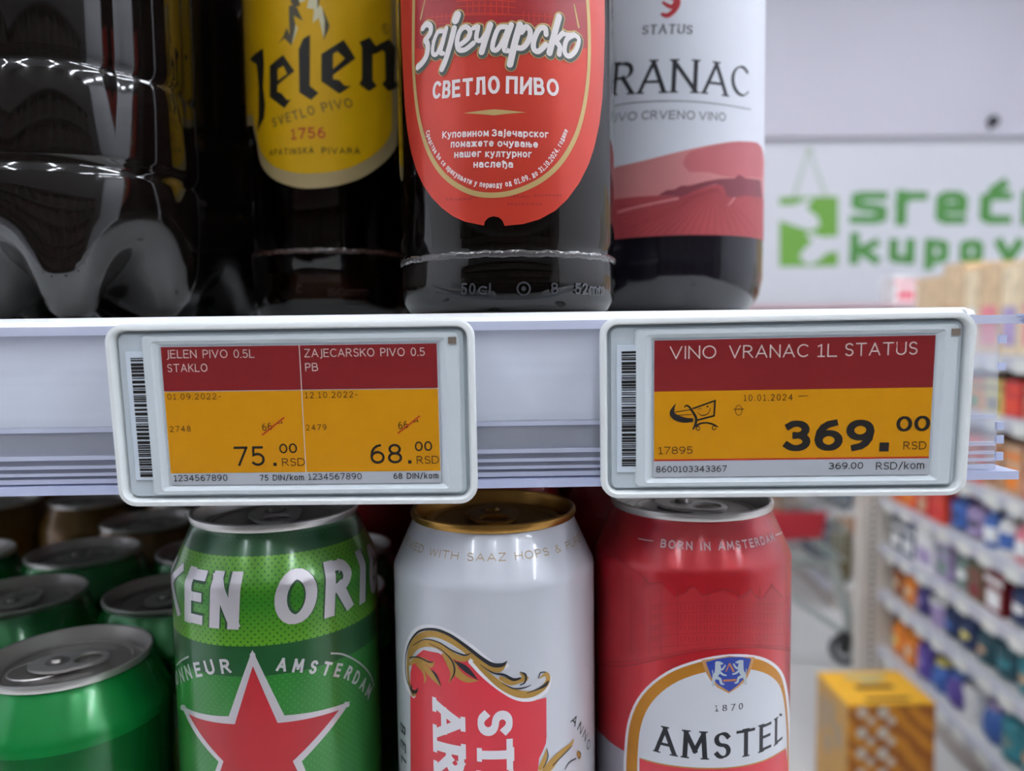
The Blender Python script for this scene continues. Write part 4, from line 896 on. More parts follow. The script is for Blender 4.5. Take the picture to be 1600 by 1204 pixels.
# --- red can
CA = Cyl(.0662, .0271, ZB, .033, canprof(.168)); CA.vstep = .004
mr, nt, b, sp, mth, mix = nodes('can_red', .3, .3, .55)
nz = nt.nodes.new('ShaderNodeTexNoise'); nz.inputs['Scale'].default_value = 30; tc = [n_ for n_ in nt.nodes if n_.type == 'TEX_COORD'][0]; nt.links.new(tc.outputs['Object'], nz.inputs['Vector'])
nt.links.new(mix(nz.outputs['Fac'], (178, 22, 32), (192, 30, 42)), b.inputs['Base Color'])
ac = can('red beer can with white oval badge and blue lion shield at right', .0662, .0271, .168, mr, M_alu, M_alud, None, .9)
T6 = T(900, 740, 2.5944)
M_ared = mat('print_deep_red', (142, 16, 26), .45, coat=.4); M_ahouse = mat('print_dusk_red', (170, 24, 34), .4, coat=.4)
# canal houses drawn in thin darker lines
a = Art(CA, T6); hp = [(150, 330), (205, 370), (260, 405), (300, 445), (350, 450), (400, 500), (440, 485), (475, 460), (515, 495), (540, 490), (600, 475), (650, 505), (705, 470), (745, 510), (800, 460), (845, 500), (862, 495), (862, 715), (700, 700), (500, 712), (300, 750), (90, 775)]
a.poly(hp); a.build('town_silhouette', M_ahouse, ac, .00004)
a = Art(CA, T6); a.ribbon([(160, 335), (205, 372), (262, 408), (298, 448), (345, 440), (360, 455)], 4); a.ribbon([(400, 500), (440, 487), (455, 470), (475, 458), (495, 470), (512, 495), (535, 490)], 4); a.ribbon([(535, 495), (555, 478), (600, 470), (645, 482), (660, 500)], 4); a.ribbon([(660, 505), (690, 490), (706, 468), (720, 490), (745, 508)], 4); a.ribbon([(760, 505), (780, 470), (792, 448), (806, 470), (835, 505)], 4)
for x in (185, 225, 300, 345, 412, 530, 660, 745, 850): a.ribbon([(x, 460 if x > 260 else 400), (x, 735 if x < 360 else 705)], 2.5)
for y in (520, 560, 600, 645, 690): a.ribbon([(300, y+18), (412, y+6), (530, y), (660, y), (850, y+4)], 2)
for x in list(range(310, 345, 12))+list(range(425, 525, 16))+list(range(545, 655, 17))+list(range(672, 745, 15))+list(range(760, 850, 16)):
    for y in (532, 572, 614, 660): a.ribbon([(x, y), (x, y+22)], 3.2)
for k in range(9): a.ribbon([(190+k*11, 395+k*8), (190+k*11, 740-k*2)], 1.8)
a.ribbon(catmull([(80, 775), (200, 780), (330, 755), (480, 722), (620, 708), (760, 706), (868, 718)], 3), 4.5); a.ribbon(catmull([(80, 760), (200, 765), (330, 742), (480, 712), (620, 698), (760, 696), (868, 708)], 3), 2.5)
a.build('town_line', M_ared, ac, .00006)
a = Art(CA, T6); a.text('BORN IN AMSTERDAM', [(341, 303), (430, 310), (520, 312), (620, 308), (720, 296), (808, 276)], 35, w=.2, gap=.3, flat=True); a.build('shoulder_lettering', mat('print_pink_white', (226, 190, 192), .35), ac, .00008)
a = Art(CA, T6); a.ribbon([(252, 264), (282, 270), (314, 274)], 4); a.ribbon([(808, 250), (834, 238)], 4); a.build('shoulder_dash', MATS['print_pink_white'], ac, .00008)
def oval(ins):   # badge outline, crop units
    L_ = [(195, 1300), (195, 1150), (212, 1000), (265, 890), (365, 805), (495, 755), (625, 733), (745, 742), (820, 785), (853, 860), (868, 1000), (872, 1150), (872, 1300)]
    c = (540, 1150); return catmull([(c[0]+(x-c[0])*(1-ins*(.32 if x > c[0] and ins > 20 else 1)/350), c[1]+(y-c[1])*(1-ins/400)) for x, y in L_], 4)
a = Art(CA, T6); a.poly([(70, 1020), (110, 1060), (195, 1125), (260, 1150), (260, 1300), (40, 1300), (40, 1000)]); a.build('silver_flank', mat('print_silver_grey', (176, 172, 180), .35, metal=.3), ac, .00005)
a = Art(CA, T6); a.poly(oval(0)); a.build('badge_border', M_swht, ac, .00007)
a = Art(CA, T6); a.poly(oval(11)); a.build('badge_gold', mat('badge_gold', (188, 124, 34), .34, metal=.35, noise=.12, nscale=250), ac, .00009)
a = Art(CA, T6); a.poly(oval(56)); a.build('badge_white', mat('badge_white', (206, 208, 214), .35, coat=.3, noise=.01), ac, .00011)
a = Art(CA, T6); a.poly(catmull([(258, 1156), (360, 1182), (500, 1196), (640, 1192), (760, 1165), (850, 1115)], 4)+[(862, 1300), (258, 1300)]); a.build('badge_red', M_sred, ac, .00013)
a = Art(CA, T6); a.ribbon(catmull([(258, 1154), (360, 1180), (500, 1194), (640, 1190), (760, 1163), (850, 1113)], 4), 5); a.build('badge_line', M_sgold, ac, .00015)
T7 = T(1080, 1000, 10.94)
a = Art(CA, T7); a.poly([(175, 345), (640, 272), (1085, 292), (1010, 520), (940, 680), (800, 810), (640, 912), (440, 810), (320, 680), (240, 540)]); a.build('shield_border', mat('shield_gold', (196, 146, 96), .35, metal=.3), ac, .00014)
a = Art(CA, T7); a.poly([(250, 378), (450, 325), (640, 292), (850, 292), (1020, 320), (975, 480), (915, 640), (800, 770), (650, 882), (450, 760), (345, 640)]); a.build('shield', mat('shield_blue', (34, 60, 150), .35, coat=.3), ac, .00016)
for s_, nm in ((1, 'lion'), (-1, 'lion')):
    X_ = (lambda x: x) if s_ == 1 else (lambda x: 1296-x)
    dy = 0 if s_ == 1 else -22
    a = Art(CA, T7)
    for pts, ws in (([(440, 400), (455, 470), (440, 560), (400, 620)], [70, 100, 90, 80]), ([(430, 390), (480, 395), (535, 405)], [50, 60, 24]), ([(460, 500), (530, 500), (575, 435)], [40, 34, 26]), ([(470, 530), (530, 585), (590, 605)], [44, 34, 24]), ([(400, 620), (380, 690), (370, 770)], [70, 50, 44]), ([(370, 775), (410, 775)], [24, 18]), ([(420, 640), (490, 670), (510, 740), (555, 755)], [60, 46, 38, 22]), ([(385, 620), (365, 570), (360, 520)], [14, 12, 16])):
        brush(a, [(X_(x), y+dy) for x, y in pts], ws, 4)
    a.build(nm, mat('lion_grey', (176, 186, 190), .4), ac, .00018)
a = Art(CA, T7); a.ribbon([(590, 540), (650, 400)], 22); a.ribbon([(650, 400), (725, 545)], 34); a.ribbon([(540, 695), (650, 690), (765, 682)], 36); a.build('shield_letter', mat('shield_bronze', (190, 120, 80), .4, metal=.3), ac, .00018)
a = Art(CA, T6); a.text('1870', [(563, 965), (676, 955)], 27, w=.16, wh=.08, nib=10, serif=.06, gap=.55, flat=True); a.build('year_lettering', M_sblk, ac, .00013)
a = Art(CA, T6); a.text('AMSTEL', [(318, 1134), (430, 1151), (560, 1157), (660, 1145), (750, 1122), (835, 1088)], 112, w=.17, wh=.065, nib=20, serif=.06, gap=.2, flat=True); a.build('brand_lettering', M_sblk, ac, .00013)
a = Art(CA, T6); a.blob(828, 978, 6); a.build('trademark_dot', M_sblk, ac, .00013)

# --- short cans on the left of the lower shelf
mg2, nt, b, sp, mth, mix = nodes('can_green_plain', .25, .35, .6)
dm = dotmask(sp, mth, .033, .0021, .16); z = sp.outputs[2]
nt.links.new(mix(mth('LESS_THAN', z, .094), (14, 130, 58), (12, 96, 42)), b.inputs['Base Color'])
mgo = mat('can_amber', (112, 78, 14), .3, metal=.35, noise=.03, coat=.5)
SH = .1145; base = None
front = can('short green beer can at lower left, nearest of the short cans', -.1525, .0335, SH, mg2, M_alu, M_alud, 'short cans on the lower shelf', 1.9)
CF2 = Cyl(-.1525, .0335, ZB, .033, canprof(SH)); 
a = Art(CF2); a.poly([(-.026, .0), (-.004, .0), (-.004, .055), (-.012, .066), (-.026, .069)], uv=True); a.build('yellow_patch', mat('can_patch', (150, 170, 50), .35, coat=.4), front, .00006)
goldc = can('short amber beer can in the fourth row, leftmost', -.2890, .0335+.0666*3, SH, mgo, M_alu, M_alud, 'short cans on the lower shelf', 1.2)
rows = [(1, -.1525+.008, 'second', [0, -1, 1]), (2, -.1525+.0015, 'third', [0, -1, -2, 1]), (3, -.1525+.006, 'fourth', [0, -1]), (4, -.1525+.004, 'fifth', [0, -1, -2, -3]), (5, -.1525+.006, 'sixth', [0, -1, -2, -3])]
nmx = {-3: 'beyond the far left edge', 0: 'behind the nearest short can', -1: 'left of the nearest short can', 1: 'behind the tall green can', -2: 'at the far left edge'}
for r_, x0, wd, cols in rows:
    for c_ in cols:
        gold = (r_ == 3 and c_ <= -1) or (r_ >= 4 and c_ <= 0)
        if r_ == 3 and c_ == -1: goldc.location = (x0-.0664, .0335+.0664*3, ZB+.0002); goldc['label'] = 'short amber beer can in the fourth row, '+nmx[-1]; continue
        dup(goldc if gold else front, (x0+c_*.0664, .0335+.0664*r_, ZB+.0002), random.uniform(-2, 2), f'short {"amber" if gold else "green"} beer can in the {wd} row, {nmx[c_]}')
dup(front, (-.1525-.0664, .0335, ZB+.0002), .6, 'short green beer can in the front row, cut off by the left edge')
# tall cans standing behind the three front ones
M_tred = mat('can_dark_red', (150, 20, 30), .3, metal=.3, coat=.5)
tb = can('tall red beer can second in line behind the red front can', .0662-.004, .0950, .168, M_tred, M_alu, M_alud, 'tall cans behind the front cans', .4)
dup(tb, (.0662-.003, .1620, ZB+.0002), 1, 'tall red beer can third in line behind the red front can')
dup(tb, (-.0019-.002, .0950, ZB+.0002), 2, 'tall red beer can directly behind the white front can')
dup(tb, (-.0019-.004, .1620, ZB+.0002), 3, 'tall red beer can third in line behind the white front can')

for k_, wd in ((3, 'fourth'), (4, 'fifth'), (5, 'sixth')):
    dup(tb, (.0632, .0271+.0670*k_, ZB+.0002), k_, f'tall red beer can {wd} in line behind the red front can')  # this column and the next: unseen rows added to block light from the right
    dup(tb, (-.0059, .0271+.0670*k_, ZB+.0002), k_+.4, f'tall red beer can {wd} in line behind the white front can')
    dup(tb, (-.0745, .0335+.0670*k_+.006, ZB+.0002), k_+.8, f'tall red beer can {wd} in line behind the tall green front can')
# ================================================================== BOTTLES
def glass(name, rgb, rough=.03, ior=1.5, bump=0):
    m = mat(name, rgb, rough, trans=1, noise=.04, nscale=90, bump=bump, ior=ior); return m
M_brown = glass('brown_glass', (120, 66, 24), .03); M_clearg = glass('smoke_glass', (150, 140, 134), .03)
M_beer = mat('dark_beer', (22, 9, 4), .08, noise=.2, nscale=30); M_wine = mat('dark_wine', (14, 8, 12), .08, noise=.1); M_pet = mat('brown_pet', (16, 11, 9), .07, noise=.3, nscale=14, bump=.12, ior=1.57, coat=.4)
M_cap = mat('bottle_cap', (176, 150, 60), .35, metal=.6)
def bottle(nm, label, x, y, R, H, body_h, mg_, ml, neck=.0135, wall=.003, base=.006, step=True, group=None):
    t = thing(nm, label, 'bottle', (x, y, ZS+.0002), 0, group)
    sh = [(R, body_h), (R*.97, body_h+.010), (R*.86, body_h+.026), (R*.62, body_h+.046), (neck*1.35, body_h+.062), (neck, H-.028), (neck, H-.004)]
    lo = [(0, .004), (R*.6, .002), (R*.86, .0), (R*.93, .001), (R*.985, .004), (R, .009)]+([(R, .0155), (R-.0007, .0185), (R-.0009, .0200), (R, .0225)] if step else [])
    if not step: lo = [(0, .004), (R*.5, .003), (R*.72, .0006), (R*.80, .0012), (R*.90, .0048), (R*.965, .0095), (R, .017)]
    lathe('glass_body', lo+sh, mg_, t, 144)
    lathe('contents', [(0, base), (R-wall-.006, base), (R-wall-.001, base+.003), (R-wall, base+.010)]+[(r-wall, z) for r, z in sh[:4]]+[(0, body_h+.050)], ml, t, 144)
    lathe('cap', [(neck+.0015, H-.006), (neck+.0025, H-.005), (neck+.0015, H+.001), (neck-.002, H+.003), (0, H+.003)], M_cap, t, 42)
    return t, Cyl(x, y, ZS, R, [(R, 0), (R, body_h)])
def knurl(t, R, z, m, n_=150):
    lathe('knurled_ring', [(R-.0002, z-.0010), (R+.0002, z-.0006), (R+.0003, z), (R+.0002, z+.0006), (R-.0002, z+.0010)], m, t, n_*2, mod=lambda r, zz, a: (r+.00012*cos(a*n_)+.00006*sin(a*37), zz+.00015*sin(a*23)+.0001*cos(a*61)))
M_knurl = mat('knurl_glass', (70, 66, 66), .18, noise=.4, nscale=500, coat=.5)

# --- red label beer
zt, CZ = bottle('beer_bottle', 'dark beer bottle with oval red label and white script, front and centre', .0043, .0312, .036, .245, .150, M_clearg, M_beer)
zk = CZ.px(790, 397)[1]; knurl(zt, .036, zk, M_knurl)
M_zred = mat('label_red', (190, 55, 38), .34, metal=.3, noise=.05, nscale=120, coat=.2); M_zgold = mat('label_gold', (186, 160, 104), .34, metal=.25); M_zdark = mat('label_dark_red', (150, 22, 26), .34, noise=.25, nscale=90, coat=.35); M_zwhite = mat('label_white', (226, 218, 216), .4, noise=0); M_zgrey = mat('label_grey', (72, 76, 70), .4)
Z3 = T(610, 0, 2.408); R_ = .036
up = CZ.px(800, 0)[1]+.004
outer = [(42, 150), (48, 280), (55, 400), (63, 480), (78, 570), (98, 640), (125, 700), (160, 750), (195, 785), (235, 815), (280, 836), (352, 851), (356, 835), (368, 822), (387, 816), (408, 820), (422, 832), (430, 852), (500, 845), (560, 828), (620, 795), (665, 752), (710, 690), (745, 620), (765, 560), (785, 470), (797, 370), (803, 250), (806, 120)]
a = Art(CZ, Z3); pl = [a.P(*q) for q in outer]; ul = pl[0][0]; ur = pl[-1][0]; pl = [(ul, up+.03)]+pl+[(ur, up+.03)]
a.poly(pl, uv=True); a.build('label', M_zred, zt, .00008)
ringp = [(90, -40), (88, 100), (88, 250), (98, 380), (113, 470), (140, 560), (180, 635), (235, 690), (310, 728), (390, 737), (470, 724), (560, 684), (630, 625), (680, 550), (712, 470), (735, 360), (746, 240), (746, 100), (738, -40)]
a = Art(CZ, Z3); ins = [a.P(*q) for q in catmull([(100, -40), (98, 100), (98, 185)], 3)]; ins2 = [a.P(*q) for q in catmull([(738, 185), (738, 100), (730, -40)], 3)]
a.poly([(ins[0][0], up+.012)]+ins+[a.P(250, 205), a.P(400, 212), a.P(560, 205)]+ins2+[(ins2[-1][0], up+.012)], uv=True); a.build('label_picture', M_zdark, zt, .00011)
a = Art(CZ, Z3)
for x in range(290, 450, 22): a.ribbon([(x, 10), (x, 60)], 4)
for y in (8, 30, 58): a.ribbon([(250, y), (470, y+2)], 4)
for x in list(range(140, 240, 18))+list(range(500, 640, 20)): a.ribbon([(x, 40+abs(x-390)*.06), (x, 85)], 3.5)
for y in (62, 90): a.ribbon([(130, y+10), (250, y), (390, y-2), (520, y), (650, y+10)], 3)
a.build('picture_line', M_zred, zt, .00014)
a = Art(CZ, Z3); a.ribbon(catmull(ringp, 4), 20); a.build('label_ring', M_zgold, zt, .00014)
a = Art(CZ, Z3); a.poly([(275, 429), (390, 414), (510, 426), (390, 437)]); a.build('label_divider', M_zgold, zt, .00014)
a = Art(CZ, Z3); brush(a, [(132, 0), (115, 75)], [6, 9]); brush(a, [(690, 20), (707, 105)], [6, 9]); a.build('label_stroke', M_zgold, zt, .00016)
ZC = T(620, 0, 4.706)
script = [([(195, 215), (222, 185), (252, 200), (250, 250), (215, 300)], 44), ([(215, 300), (232, 340), (225, 410), (195, 465), (158, 500)], 48), ([(345, 235), (305, 245), (275, 320), (268, 395), (295, 405), (330, 340), (355, 255)], 34), ([(368, 215), (345, 310), (325, 390), (345, 400)], 34), ([(425, 215), (400, 320), (365, 440), (335, 515)], 46), ([(448, 118), (435, 155)], 62),
 ([(470, 335), (525, 290), (540, 235), (508, 205), (468, 235), (446, 310), (458, 370), (505, 372), (565, 325)], 38), ([(565, 215), (598, 205), (588, 262), (590, 300), (625, 300), (680, 215)], 34), ([(688, 190), (655, 290), (625, 390)], 46), ([(805, 205), (750, 215), (714, 300), (705, 365), (738, 372), (785, 300), (818, 220)], 36), ([(842, 190), (805, 300), (792, 370), (815, 380)], 40), ([(905, 190), (868, 320), (832, 480)], 50), ([(915, 245), (950, 205), (980, 240), (965, 310), (925, 358), (880, 358)], 40),
 ([(1095, 260), (1088, 215), (1045, 222), (1008, 300), (1005, 365), (1040, 385), (1095, 335)], 40), ([(1190, 130), (1155, 260), (1120, 395)], 50), ([(1218, 250), (1165, 310)], 38), ([(1165, 310), (1195, 350), (1190, 405)], 42), ([(1295, 265), (1245, 300), (1230, 385), (1262, 420), (1312, 378), (1335, 295), (1300, 262)], 38), ([(1205, 255), (1260, 262), (1300, 262)], 30)]
for extra, off_, m_, e_, nm in ((44, (6, 8), M_zgold, .00018, 'script_edge'), (26, (8, 12), M_zgrey, .00022, 'script_shadow'), (0, (0, 0), M_zwhite, .00026, 'script_lettering')):
    a = Art(CZ, ZC)
    for pts, w_ in script: brush(a, [(x+off_[0], y+off_[1]) for x, y in pts], w_+extra, 4)
    a.build(nm, m_, zt, e_)
def zt_(txt, path, h, w=.16, sx=None, nm='label_lettering'):
    a = Art(CZ, Z3); a.text(txt, path, h, w=w, gap=.14); a.build(nm, M_zwhite, zt, .00014)
zt_('СВЕТЛО', [(158, 376), (230, 372), (320, 362), (413, 355)], 66, .19, .66); zt_('ПИВО', [(434, 355), (530, 360), (634, 366)], 66, .19, .72)
zt_('Куповином', [(196, 524), (280, 519), (370, 516)], 27, .19, .86); zt_('Зајечарског', [(382, 516), (490, 518), (594, 522)], 27, .19, .86)
zt_('помажете', [(228, 558), (300, 556), (389, 554)], 27, .19, .86); zt_('очување', [(403, 555), (480, 556), (555, 559)], 27, .19, .86)
zt_('нашег', [(241, 597), (300, 594), (342, 593)], 27, .19, .86); zt_('културног', [(357, 594), (440, 594), (531, 596)], 27, .19, .86); zt_('наслеђа', [(313, 634), (390, 633), (461, 634)], 27, .19, .86)
zt_('Средства ће се прикупљати у периоду од 01.09. до 31.10.2024. године', catmull([(134, 500), (150, 550), (178, 600), (215, 645), (262, 680), (320, 702), (390, 710), (460, 700), (520, 680), (565, 655), (605, 615), (640, 560), (668, 495)], 4), 21, .16, .72)
M_faint = mat('label_faint', (160, 34, 26), .4)
a = Art(CZ, Z3); a.text('ПИВО ПРОИЗВОДИ И ПУНИ ПИВАРА', catmull([(120, 650), (170, 720), (250, 765), (340, 785), (440, 785), (540, 765), (640, 715)], 4), 13, w=.14) if all(c in G or c == ' ' for c in 'ПИВО ПРОИЗВОДИ И ПУНИ ПИВАРА') else None
a2 = Art(CZ, Z3)
for k, (y, x0, x1) in enumerate(((742, 300, 520), (752, 210, 300), (770, 440, 560), (738, 540, 640))):
    x = x0
    while x < x1: w_ = random.uniform(5, 12); a2.ribbon([(x, y+random.uniform(-2, 2)), (x+w_, y+random.uniform(-2, 2))], 9); x += w_+4
o = a2.build('faint_text_block', M_faint, zt, .00013); o['kind'] = 'stuff'
def emboss(C_, Tt, t, items, m):
    for txt, path, h in items: a = Art(C_, Tt); a.text(txt, path, h, w=.16); a.build('embossed_mark', m, t, .0003)
M_emb = mat('embossed_glass', (62, 62, 66), .12, coat=.6)
E3 = T(780, 280, 3.8095)
emboss(CZ, E3, zt, [('8', [(305, 688), (350, 688)], 70), ('52', [(450, 690), (525, 690)], 68), ('mm', [(535, 692), (622, 692)], 66)], M_emb)
a = Art(CZ, E3); a.ribbon([(145+38*cos(k*.5236), 655+38*sin(k*.5236)) for k in range(12)], 10, closed=True); a.blob(145, 655, 14); a.build('embossed_mark', M_emb, zt, .0003)
emboss(CZ, T(380, 280, 3.8095), zt, [('50', [(1300, 690), (1385, 690)], 68), ('cl', [(1400, 690), (1475, 690)], 66)], M_emb)

# --- yellow label beer
jt, CJ = bottle('beer_bottle', 'brown beer bottle with yellow label and black blackletter, set back left of centre', -.0752, .1220, .034, .245, .150, M_brown, M_beer)
knurl(jt, .034, CJ.px(505, 392)[1], mat('knurl_brown', (60, 40, 34), .2, noise=.4, nscale=500, coat=.5))
M_jyel = mat('label_yellow', (222, 172, 12), .34, noise=.04, nscale=200, metal=.15, coat=.3); M_jbeige = mat('label_beige', (176, 156, 112), .4, metal=.2); M_jblk = mat('label_black', (32, 30, 26), .35, noise=.03, coat=.4); M_jred = mat('label_maroon', (176, 50, 40), .4); M_jgrey = mat('label_taupe', (120, 96, 44), .4)
J2 = T(370, 0, 2.407); up = CJ.px(500, 0)[1]+.03
bo = catmull([(76, 540), (92, 620), (135, 672), (190, 698), (250, 710), (330, 707), (400, 695), (470, 670), (530, 632), (575, 590), (603, 545)], 3)
a = Art(CJ, J2); q = [a.P(*p) for p in bo]; a.poly([(-.052, up), (-.052, q[0][1]+.012), (q[0][0]-.003, q[0][1]+.008)]+q+[(q[-1][0]+.002, q[-1][1]+.010), (q[-1][0]+.004, up)], uv=True); a.build('label_border', M_jbeige, jt, .00008)
yo = catmull([(74, 500), (90, 570), (130, 620), (180, 643), (240, 654), (320, 652), (400, 640), (470, 612), (530, 572), (565, 530), (583, 490)], 3)
a = Art(CJ, J2); q = [a.P(*p) for p in yo]; a.poly([(-.052, up), (-.052, q[0][1]+.012), (q[0][0]-.003, q[0][1]+.008)]+q+[(q[-1][0]+.0006, q[-1][1]+.010), (q[-1][0]+.003, up)], uv=True); a.build('label', M_jyel, jt, .00012)
def J(nm, polys, m, Tt=J2, e=.00016):
    for p in polys: a = Art(CJ, Tt); a.poly(p[0], p[1:]); a.build(nm, m, jt, e)
J('blackletter', [
 ([(50, 225), (100, 184), (104, 240), (100, 330), (108, 395), (104, 445), (77, 500), (83, 440), (84, 330), (76, 245)],),
 ([(125, 250), (175, 209), (218, 270), (155, 322), (153, 347), (168, 352), (190, 378), (205, 376), (180, 409), (125, 366)], [(155, 262), (176, 250), (190, 280), (155, 305)]),
 ([(233, 188), (250, 148), (276, 133), (275, 325), (308, 352), (280, 378), (236, 350)],),
 ([(318, 206), (402, 152), (446, 222), (362, 284), (362, 300), (385, 303), (405, 325), (431, 325), (386, 355), (318, 308)], [(362, 205), (378, 195), (406, 222), (362, 262)]),
 ([(460, 160), (500, 142), (522, 176), (570, 148), (596, 182), (592, 305), (608, 322), (570, 345), (545, 318), (558, 302), (556, 200), (548, 190), (520, 205), (510, 205), (510, 305), (526, 325), (496, 345), (460, 318), (470, 300), (470, 180)],)], M_jblk)
D8 = T(400, 0, 6.667)
J('deer_tuft', [([(345, 70), (365, 62), (400, 62), (430, 90), (490, 225), (395, 170), (412, 260), (405, 330), (370, 480), (300, 405), (232, 462), (285, 390), (322, 290), (352, 370), (345, 200)],), ([(350, -60), (440, -60), (460, 70), (400, 75), (368, 40)],), ([(690, 80), (765, 270), (755, 320), (700, 430), (715, 330), (715, 220)],), ([(640, -60), (665, -60), (660, 40), (640, 100)],)], mat('deer_grey', (78, 72, 52), .4), D8)
J('deer_tuft', [([(412, 262), (436, 300), (395, 420), (372, 480), (402, 340)],), ([(560, -60), (640, -60), (640, 100), (662, 60), (690, 90), (715, 220), (712, 350), (702, 400), (655, 190), (592, 245), (606, 100), (532, 92)],), ([(440, -60), (520, -60), (510, 20), (450, 30)],)], mat('deer_white', (222, 214, 180), .4), D8)
def jt_(txt, path, h, m, **k): a = Art(CJ, J2); a.text(txt, path, h, **k); a.build('label_lettering', m, jt, .00016)
jt_('SVETLO', [(138, 482), (170, 470), (220, 455), (297, 432)], 36, M_jgrey, w=.16, gap=.25); jt_('PIVO', [(324, 425), (380, 412), (438, 406)], 36, M_jgrey, w=.16, gap=.25); jt_('1756', [(206, 528), (334, 522)], 42, M_jred, w=.15, gap=.2)
jt_('APATINSKA', [(124, 588), (200, 584), (290, 579)], 24, M_jblk, w=.15, gap=.3); jt_('PIVARA', [(320, 580), (390, 581), (464, 582)], 24, M_jblk, w=.15, gap=.3)
a = Art(CJ, D8); a.ribbon([(1350+38*cos(k*.4488), 305+50*sin(k*.4488)) for k in range(14)], 10, closed=True); a.text('R', [(1338, 335), (1362, 335)], 55, w=.2); a.build('trademark_ring', M_jgrey, jt, .00016)
emboss(CJ, T(380, 280, 3.8095), jt, [('C', [(318, 680), (350, 680)], 50), ('50mm', [(505, 698), (740, 692)], 44)], mat('embossed_brown', (48, 30, 28), .15, coat=.6))

# --- wine
wt, CW = bottle('wine_bottle', 'wine bottle with white label and red vineyard picture, rightmost on the upper shelf', .0811, .1292, .0423, .31, .205, mat('wine_glass', (20, 18, 24), .06, noise=.1, coat=.3), M_wine, step=False)
W4 = T(940, 0, 2.407); up = CW.px(1050, 0)[1]+.05; bz = CW.px(1060, 368)[1]
a = Art(CW); a.poly([(-.075, bz), (.095, bz), (.095, up), (-.075, up)], uv=True); a.build('label', mat('wine_label', (222, 224, 232), .45, noise=.01), wt, .00010)
M_wpink = mat('wine_picture_pink', (198, 126, 126), .45, noise=.06, nscale=60); M_wred = mat('wine_picture_red', (160, 62, 66), .45, noise=.12, nscale=70); M_wdk = mat('wine_picture_dusk', (122, 50, 62), .45, noise=.15, nscale=80); M_wrow = mat('wine_row', (140, 48, 54), .45)
a = Art(CW, W4); q = [a.P(*p) for p in catmull([(60, 628), (150, 608), (260, 580), (360, 557), (450, 540), (520, 533), (575, 540), (600, 552)], 3)]
a.poly([(-.075, bz), (-.075, q[0][1]-.008)]+q+[(q[-1][0]+.012, q[-1][1]-.006), (q[-1][0]+.012, bz)], uv=True); a.build('picture_sky', M_wpink, wt, .00013)
a = Art(CW, W4); a.poly(catmull([(305, 620), (330, 575), (440, 545), (540, 534), (598, 552), (604, 660), (560, 668), (480, 668), (400, 650), (330, 650)], 3)); a.build('picture_cloud', mat('wine_cloud', (184, 96, 100), .45, noise=.15, nscale=50), wt, .00015)
a = Art(CW, W4); q = [a.P(*p) for p in [(60, 750), (130, 742), (200, 738), (290, 742), (360, 715), (440, 692), (520, 700), (596, 740)]]; a.poly([(-.075, bz), (-.075, q[0][1])]+q+[(q[-1][0]+.012, q[-1][1]), (q[-1][0]+.012, bz)], uv=True); a.build('picture_field', M_wred, wt, .00017)
a = Art(CW, W4); a.poly([(212, 737), (245, 717), (272, 715), (300, 700), (330, 700), (400, 682), (440, 675), (500, 672), (515, 658), (540, 672), (596, 680), (604, 745), (570, 742), (540, 738), (500, 745), (470, 742), (455, 700), (430, 693), (360, 715), (300, 742)]); a.build('picture_hill', M_wdk, wt, .00019)
a = Art(CW, W4)
for k in range(26):
    xb = -120+k*32; a.ribbon([(430+(xb-430)*.05*(1 if k < 17 else .6), 712), (430+(xb-430)*.4, 770), (xb, 884)], [2, 3, 5]) if 70 < xb < 596 else None
    if xb <= 70: y_ = 884-(70-xb)*.55; a.ribbon([(430+(xb-430)*.1, 716+(70-xb)*.05), (230, 760+(y_-760)*.55), (62, y_)], [2, 3, 5])
a.build('picture_vine_row', M_wrow, wt, .00019).__setitem__('kind', 'stuff')
a = Art(CW, W4); a.ribbon([(475, 775), (502, 742)], 6); a.build('picture_path', M_wpink, wt, .0002); a = Art(CW, W4); a.ribbon([(60, 800), (170, 772), (290, 748)], 9); a.build('picture_path', M_wpink, wt, .0002)
def wt_(txt, path, h, m=M_sblk, **k): a = Art(CW, W4); a.text(txt, path, h, **k); a.build('label_lettering', m, wt, .00015)
M_wgrey = mat('wine_ink', (70, 70, 80), .4, noise=0)
wt_('STATUS', [(152, 134), (340, 133)], 36, M_wgrey, w=.17, wh=.07, nib=10, serif=.07, gap=.16)
wt_('RANAC', [(40, 362), (130, 356), (230, 352), (340, 352), (450, 362), (552, 374)], 122, mat('wine_ink_dark', (40, 40, 48), .4, noise=0), w=.14, wh=.035, nib=22, serif=.07, gap=.16)
a = Art(CW, W4); q = a.P(40, 362); h_ = a.mm(130, 356, 120); a.text('V', [(q[0]-.0225, q[1]), (q[0]-.002, q[1])], h_, w=.14, wh=.035, nib=22, serif=.07, gap=.16, uv=True); a.build('label_lettering', MATS['wine_ink_dark'], wt, .00015)
wt_('CRVENO', [(150, 452), (250, 450), (350, 452)], 32, M_wgrey, w=.12, gap=.22); wt_('VINO', [(366, 453), (420, 455), (466, 458)], 32, M_wgrey, w=.12, gap=.22); wt_('VO', [(62, 458), (100, 456), (132, 454)], 32, M_wgrey, w=.12, gap=.22)
a = Art(CW, W4); q = a.P(62, 458); a.text('SU', [(q[0]-.0075, q[1]), (q[0]-.0006, q[1])], a.mm(100, 455, 32), w=.12, gap=.22, uv=True); a.build('label_lettering', M_wgrey, wt, .00015)
a = Art(CW, W4); a.ribbon(catmull([(38, 402), (120, 388), (230, 382), (340, 384), (450, 395), (560, 414)], 3), 3); a.build('label_line', M_wgrey, wt, .00015)
a = Art(CW, W4); brush(a, [(250, -20), (285, 5), (278, 35), (250, 60), (228, 56)], [26, 22, 20, 18, 12]); brush(a, [(232, 12), (262, 28), (275, 10)], [10, 16, 10]); a.build('label_emblem', mat('emblem_red', (176, 40, 50), .4), wt, .00015)

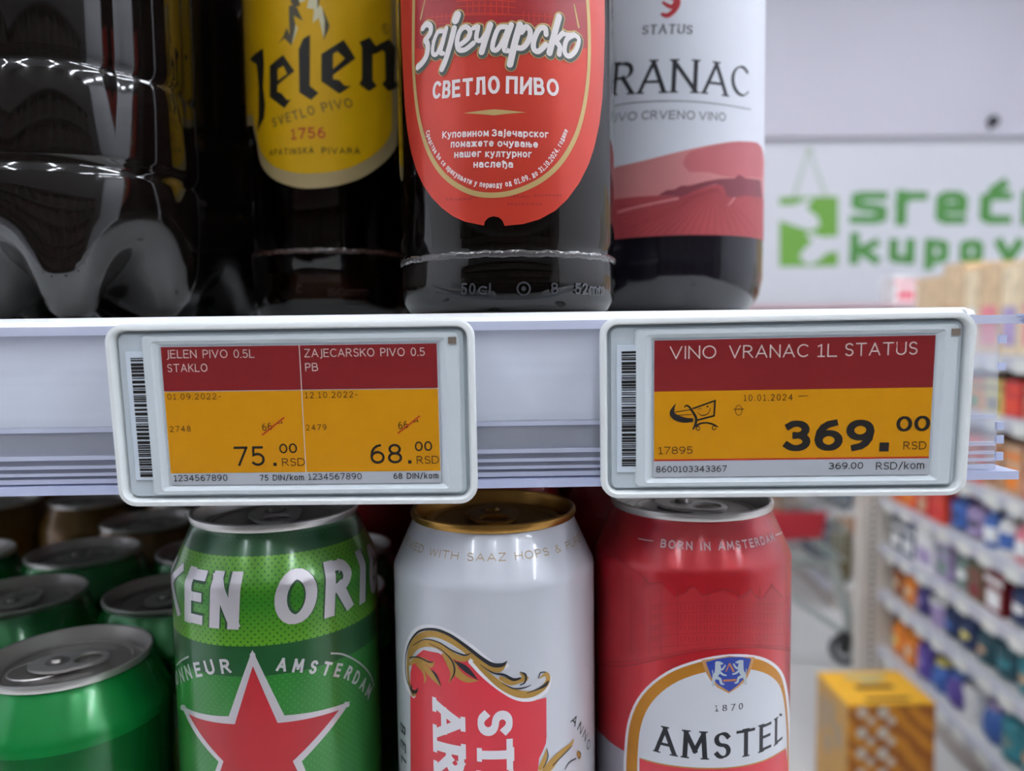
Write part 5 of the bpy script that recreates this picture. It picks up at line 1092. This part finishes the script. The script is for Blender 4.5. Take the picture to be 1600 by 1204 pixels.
# --- large dark PET bottles in a line at the left
def pet(label, x, y, R):
    t = thing('plastic_beer_bottle', label, 'bottle', (x, y, ZS+.0002), 0, 'large plastic bottles at the left')
    def mod(r, z, a):
        rr, zz = r, z
        if z < .034:
            k = 1-z/.034; v = (.5+.5*cos(5*a+1.2)); v = v**1.4
            rr = r*(1-k**1.3*v*.62); zz = z+k*v*.010
        else:
            hx = abs(cos(4*(a+.35)))*2-1; q = min(1, max(0, (z-.060)/.01))*min(1, max(0, (.190-z)/.01)); rr = r-.0009*q*(1-hx)
        return rr, zz
    P = [(R*.28, .012), (R*.42, .004), (R*.62, 0), (R*.78, .002), (R*.90, .008), (R*.965, .016), (R*.99, .025), (R, .034), (R, .048), (R-.0004, .0495), (R-.0013, .051), (R-.0013, .0525), (R-.0004, .054), (R, .056), (R, .075), (R, .0815), (R-.0005, .083), (R-.0014, .085), (R-.0005, .087), (R-.0002, .089), (R, .12), (R, .17), (R, .20), (R*.94, .225), (R*.78, .25), (R*.5, .275), (.016, .295), (.014, .305)]
    bm = bmesh.new(); addlathe(bm, [(0, .014)]+P, 160, mod); fin('body', bm, M_pet, t, 'all')
    lathe('cap', [(.014, .303), (.0165, .304), (.0165, .320), (.0150, .322), (0, .322)], mat('cap_brown', (90, 50, 20), .4), t, 40)
    return t
PX, PY, PR = -.1590, .0660, .0440
p0 = pet('large dark plastic bottle with lobed base, front of its row at far left', PX, PY, PR)
dup(p0, (PX, PY+.0905, ZS+.0002), 0, 'large dark plastic bottle second in the row at far left')
dup(p0, (PX, PY+.181, ZS+.0002), .5, 'large dark plastic bottle third in the row at far left')
dup(p0, (PX-.0935, PY+.004, ZS+.0002), 1.2, 'large dark plastic bottle cut off by the left edge, front row')
dup(p0, (PX-.0935, PY+.098, ZS+.0002), .2, 'large dark plastic bottle cut off by the left edge, second row')
# unseen brown bottles added behind the labelled ones to darken the gaps
dup(jt, (-.0757, .1920, ZS+.0002), .4, 'unseen brown beer bottle added behind the yellow label bottle for darkness', 'beer bottles in the back rows')
dup(jt, (-.0020, .1040, ZS+.0002), pi, 'unseen brown beer bottle added behind the red label bottle for darkness', 'beer bottles in the back rows')
dup(jt, (-.0020, .1760, ZS+.0002), 2.7, 'unseen brown bottle added third in line behind the red label bottle for darkness', 'beer bottles in the back rows')
dup(wt, (.0790, .2160, ZS+.0002), pi, 'wine bottle hidden behind the vineyard label bottle', 'wine bottles in the back row')
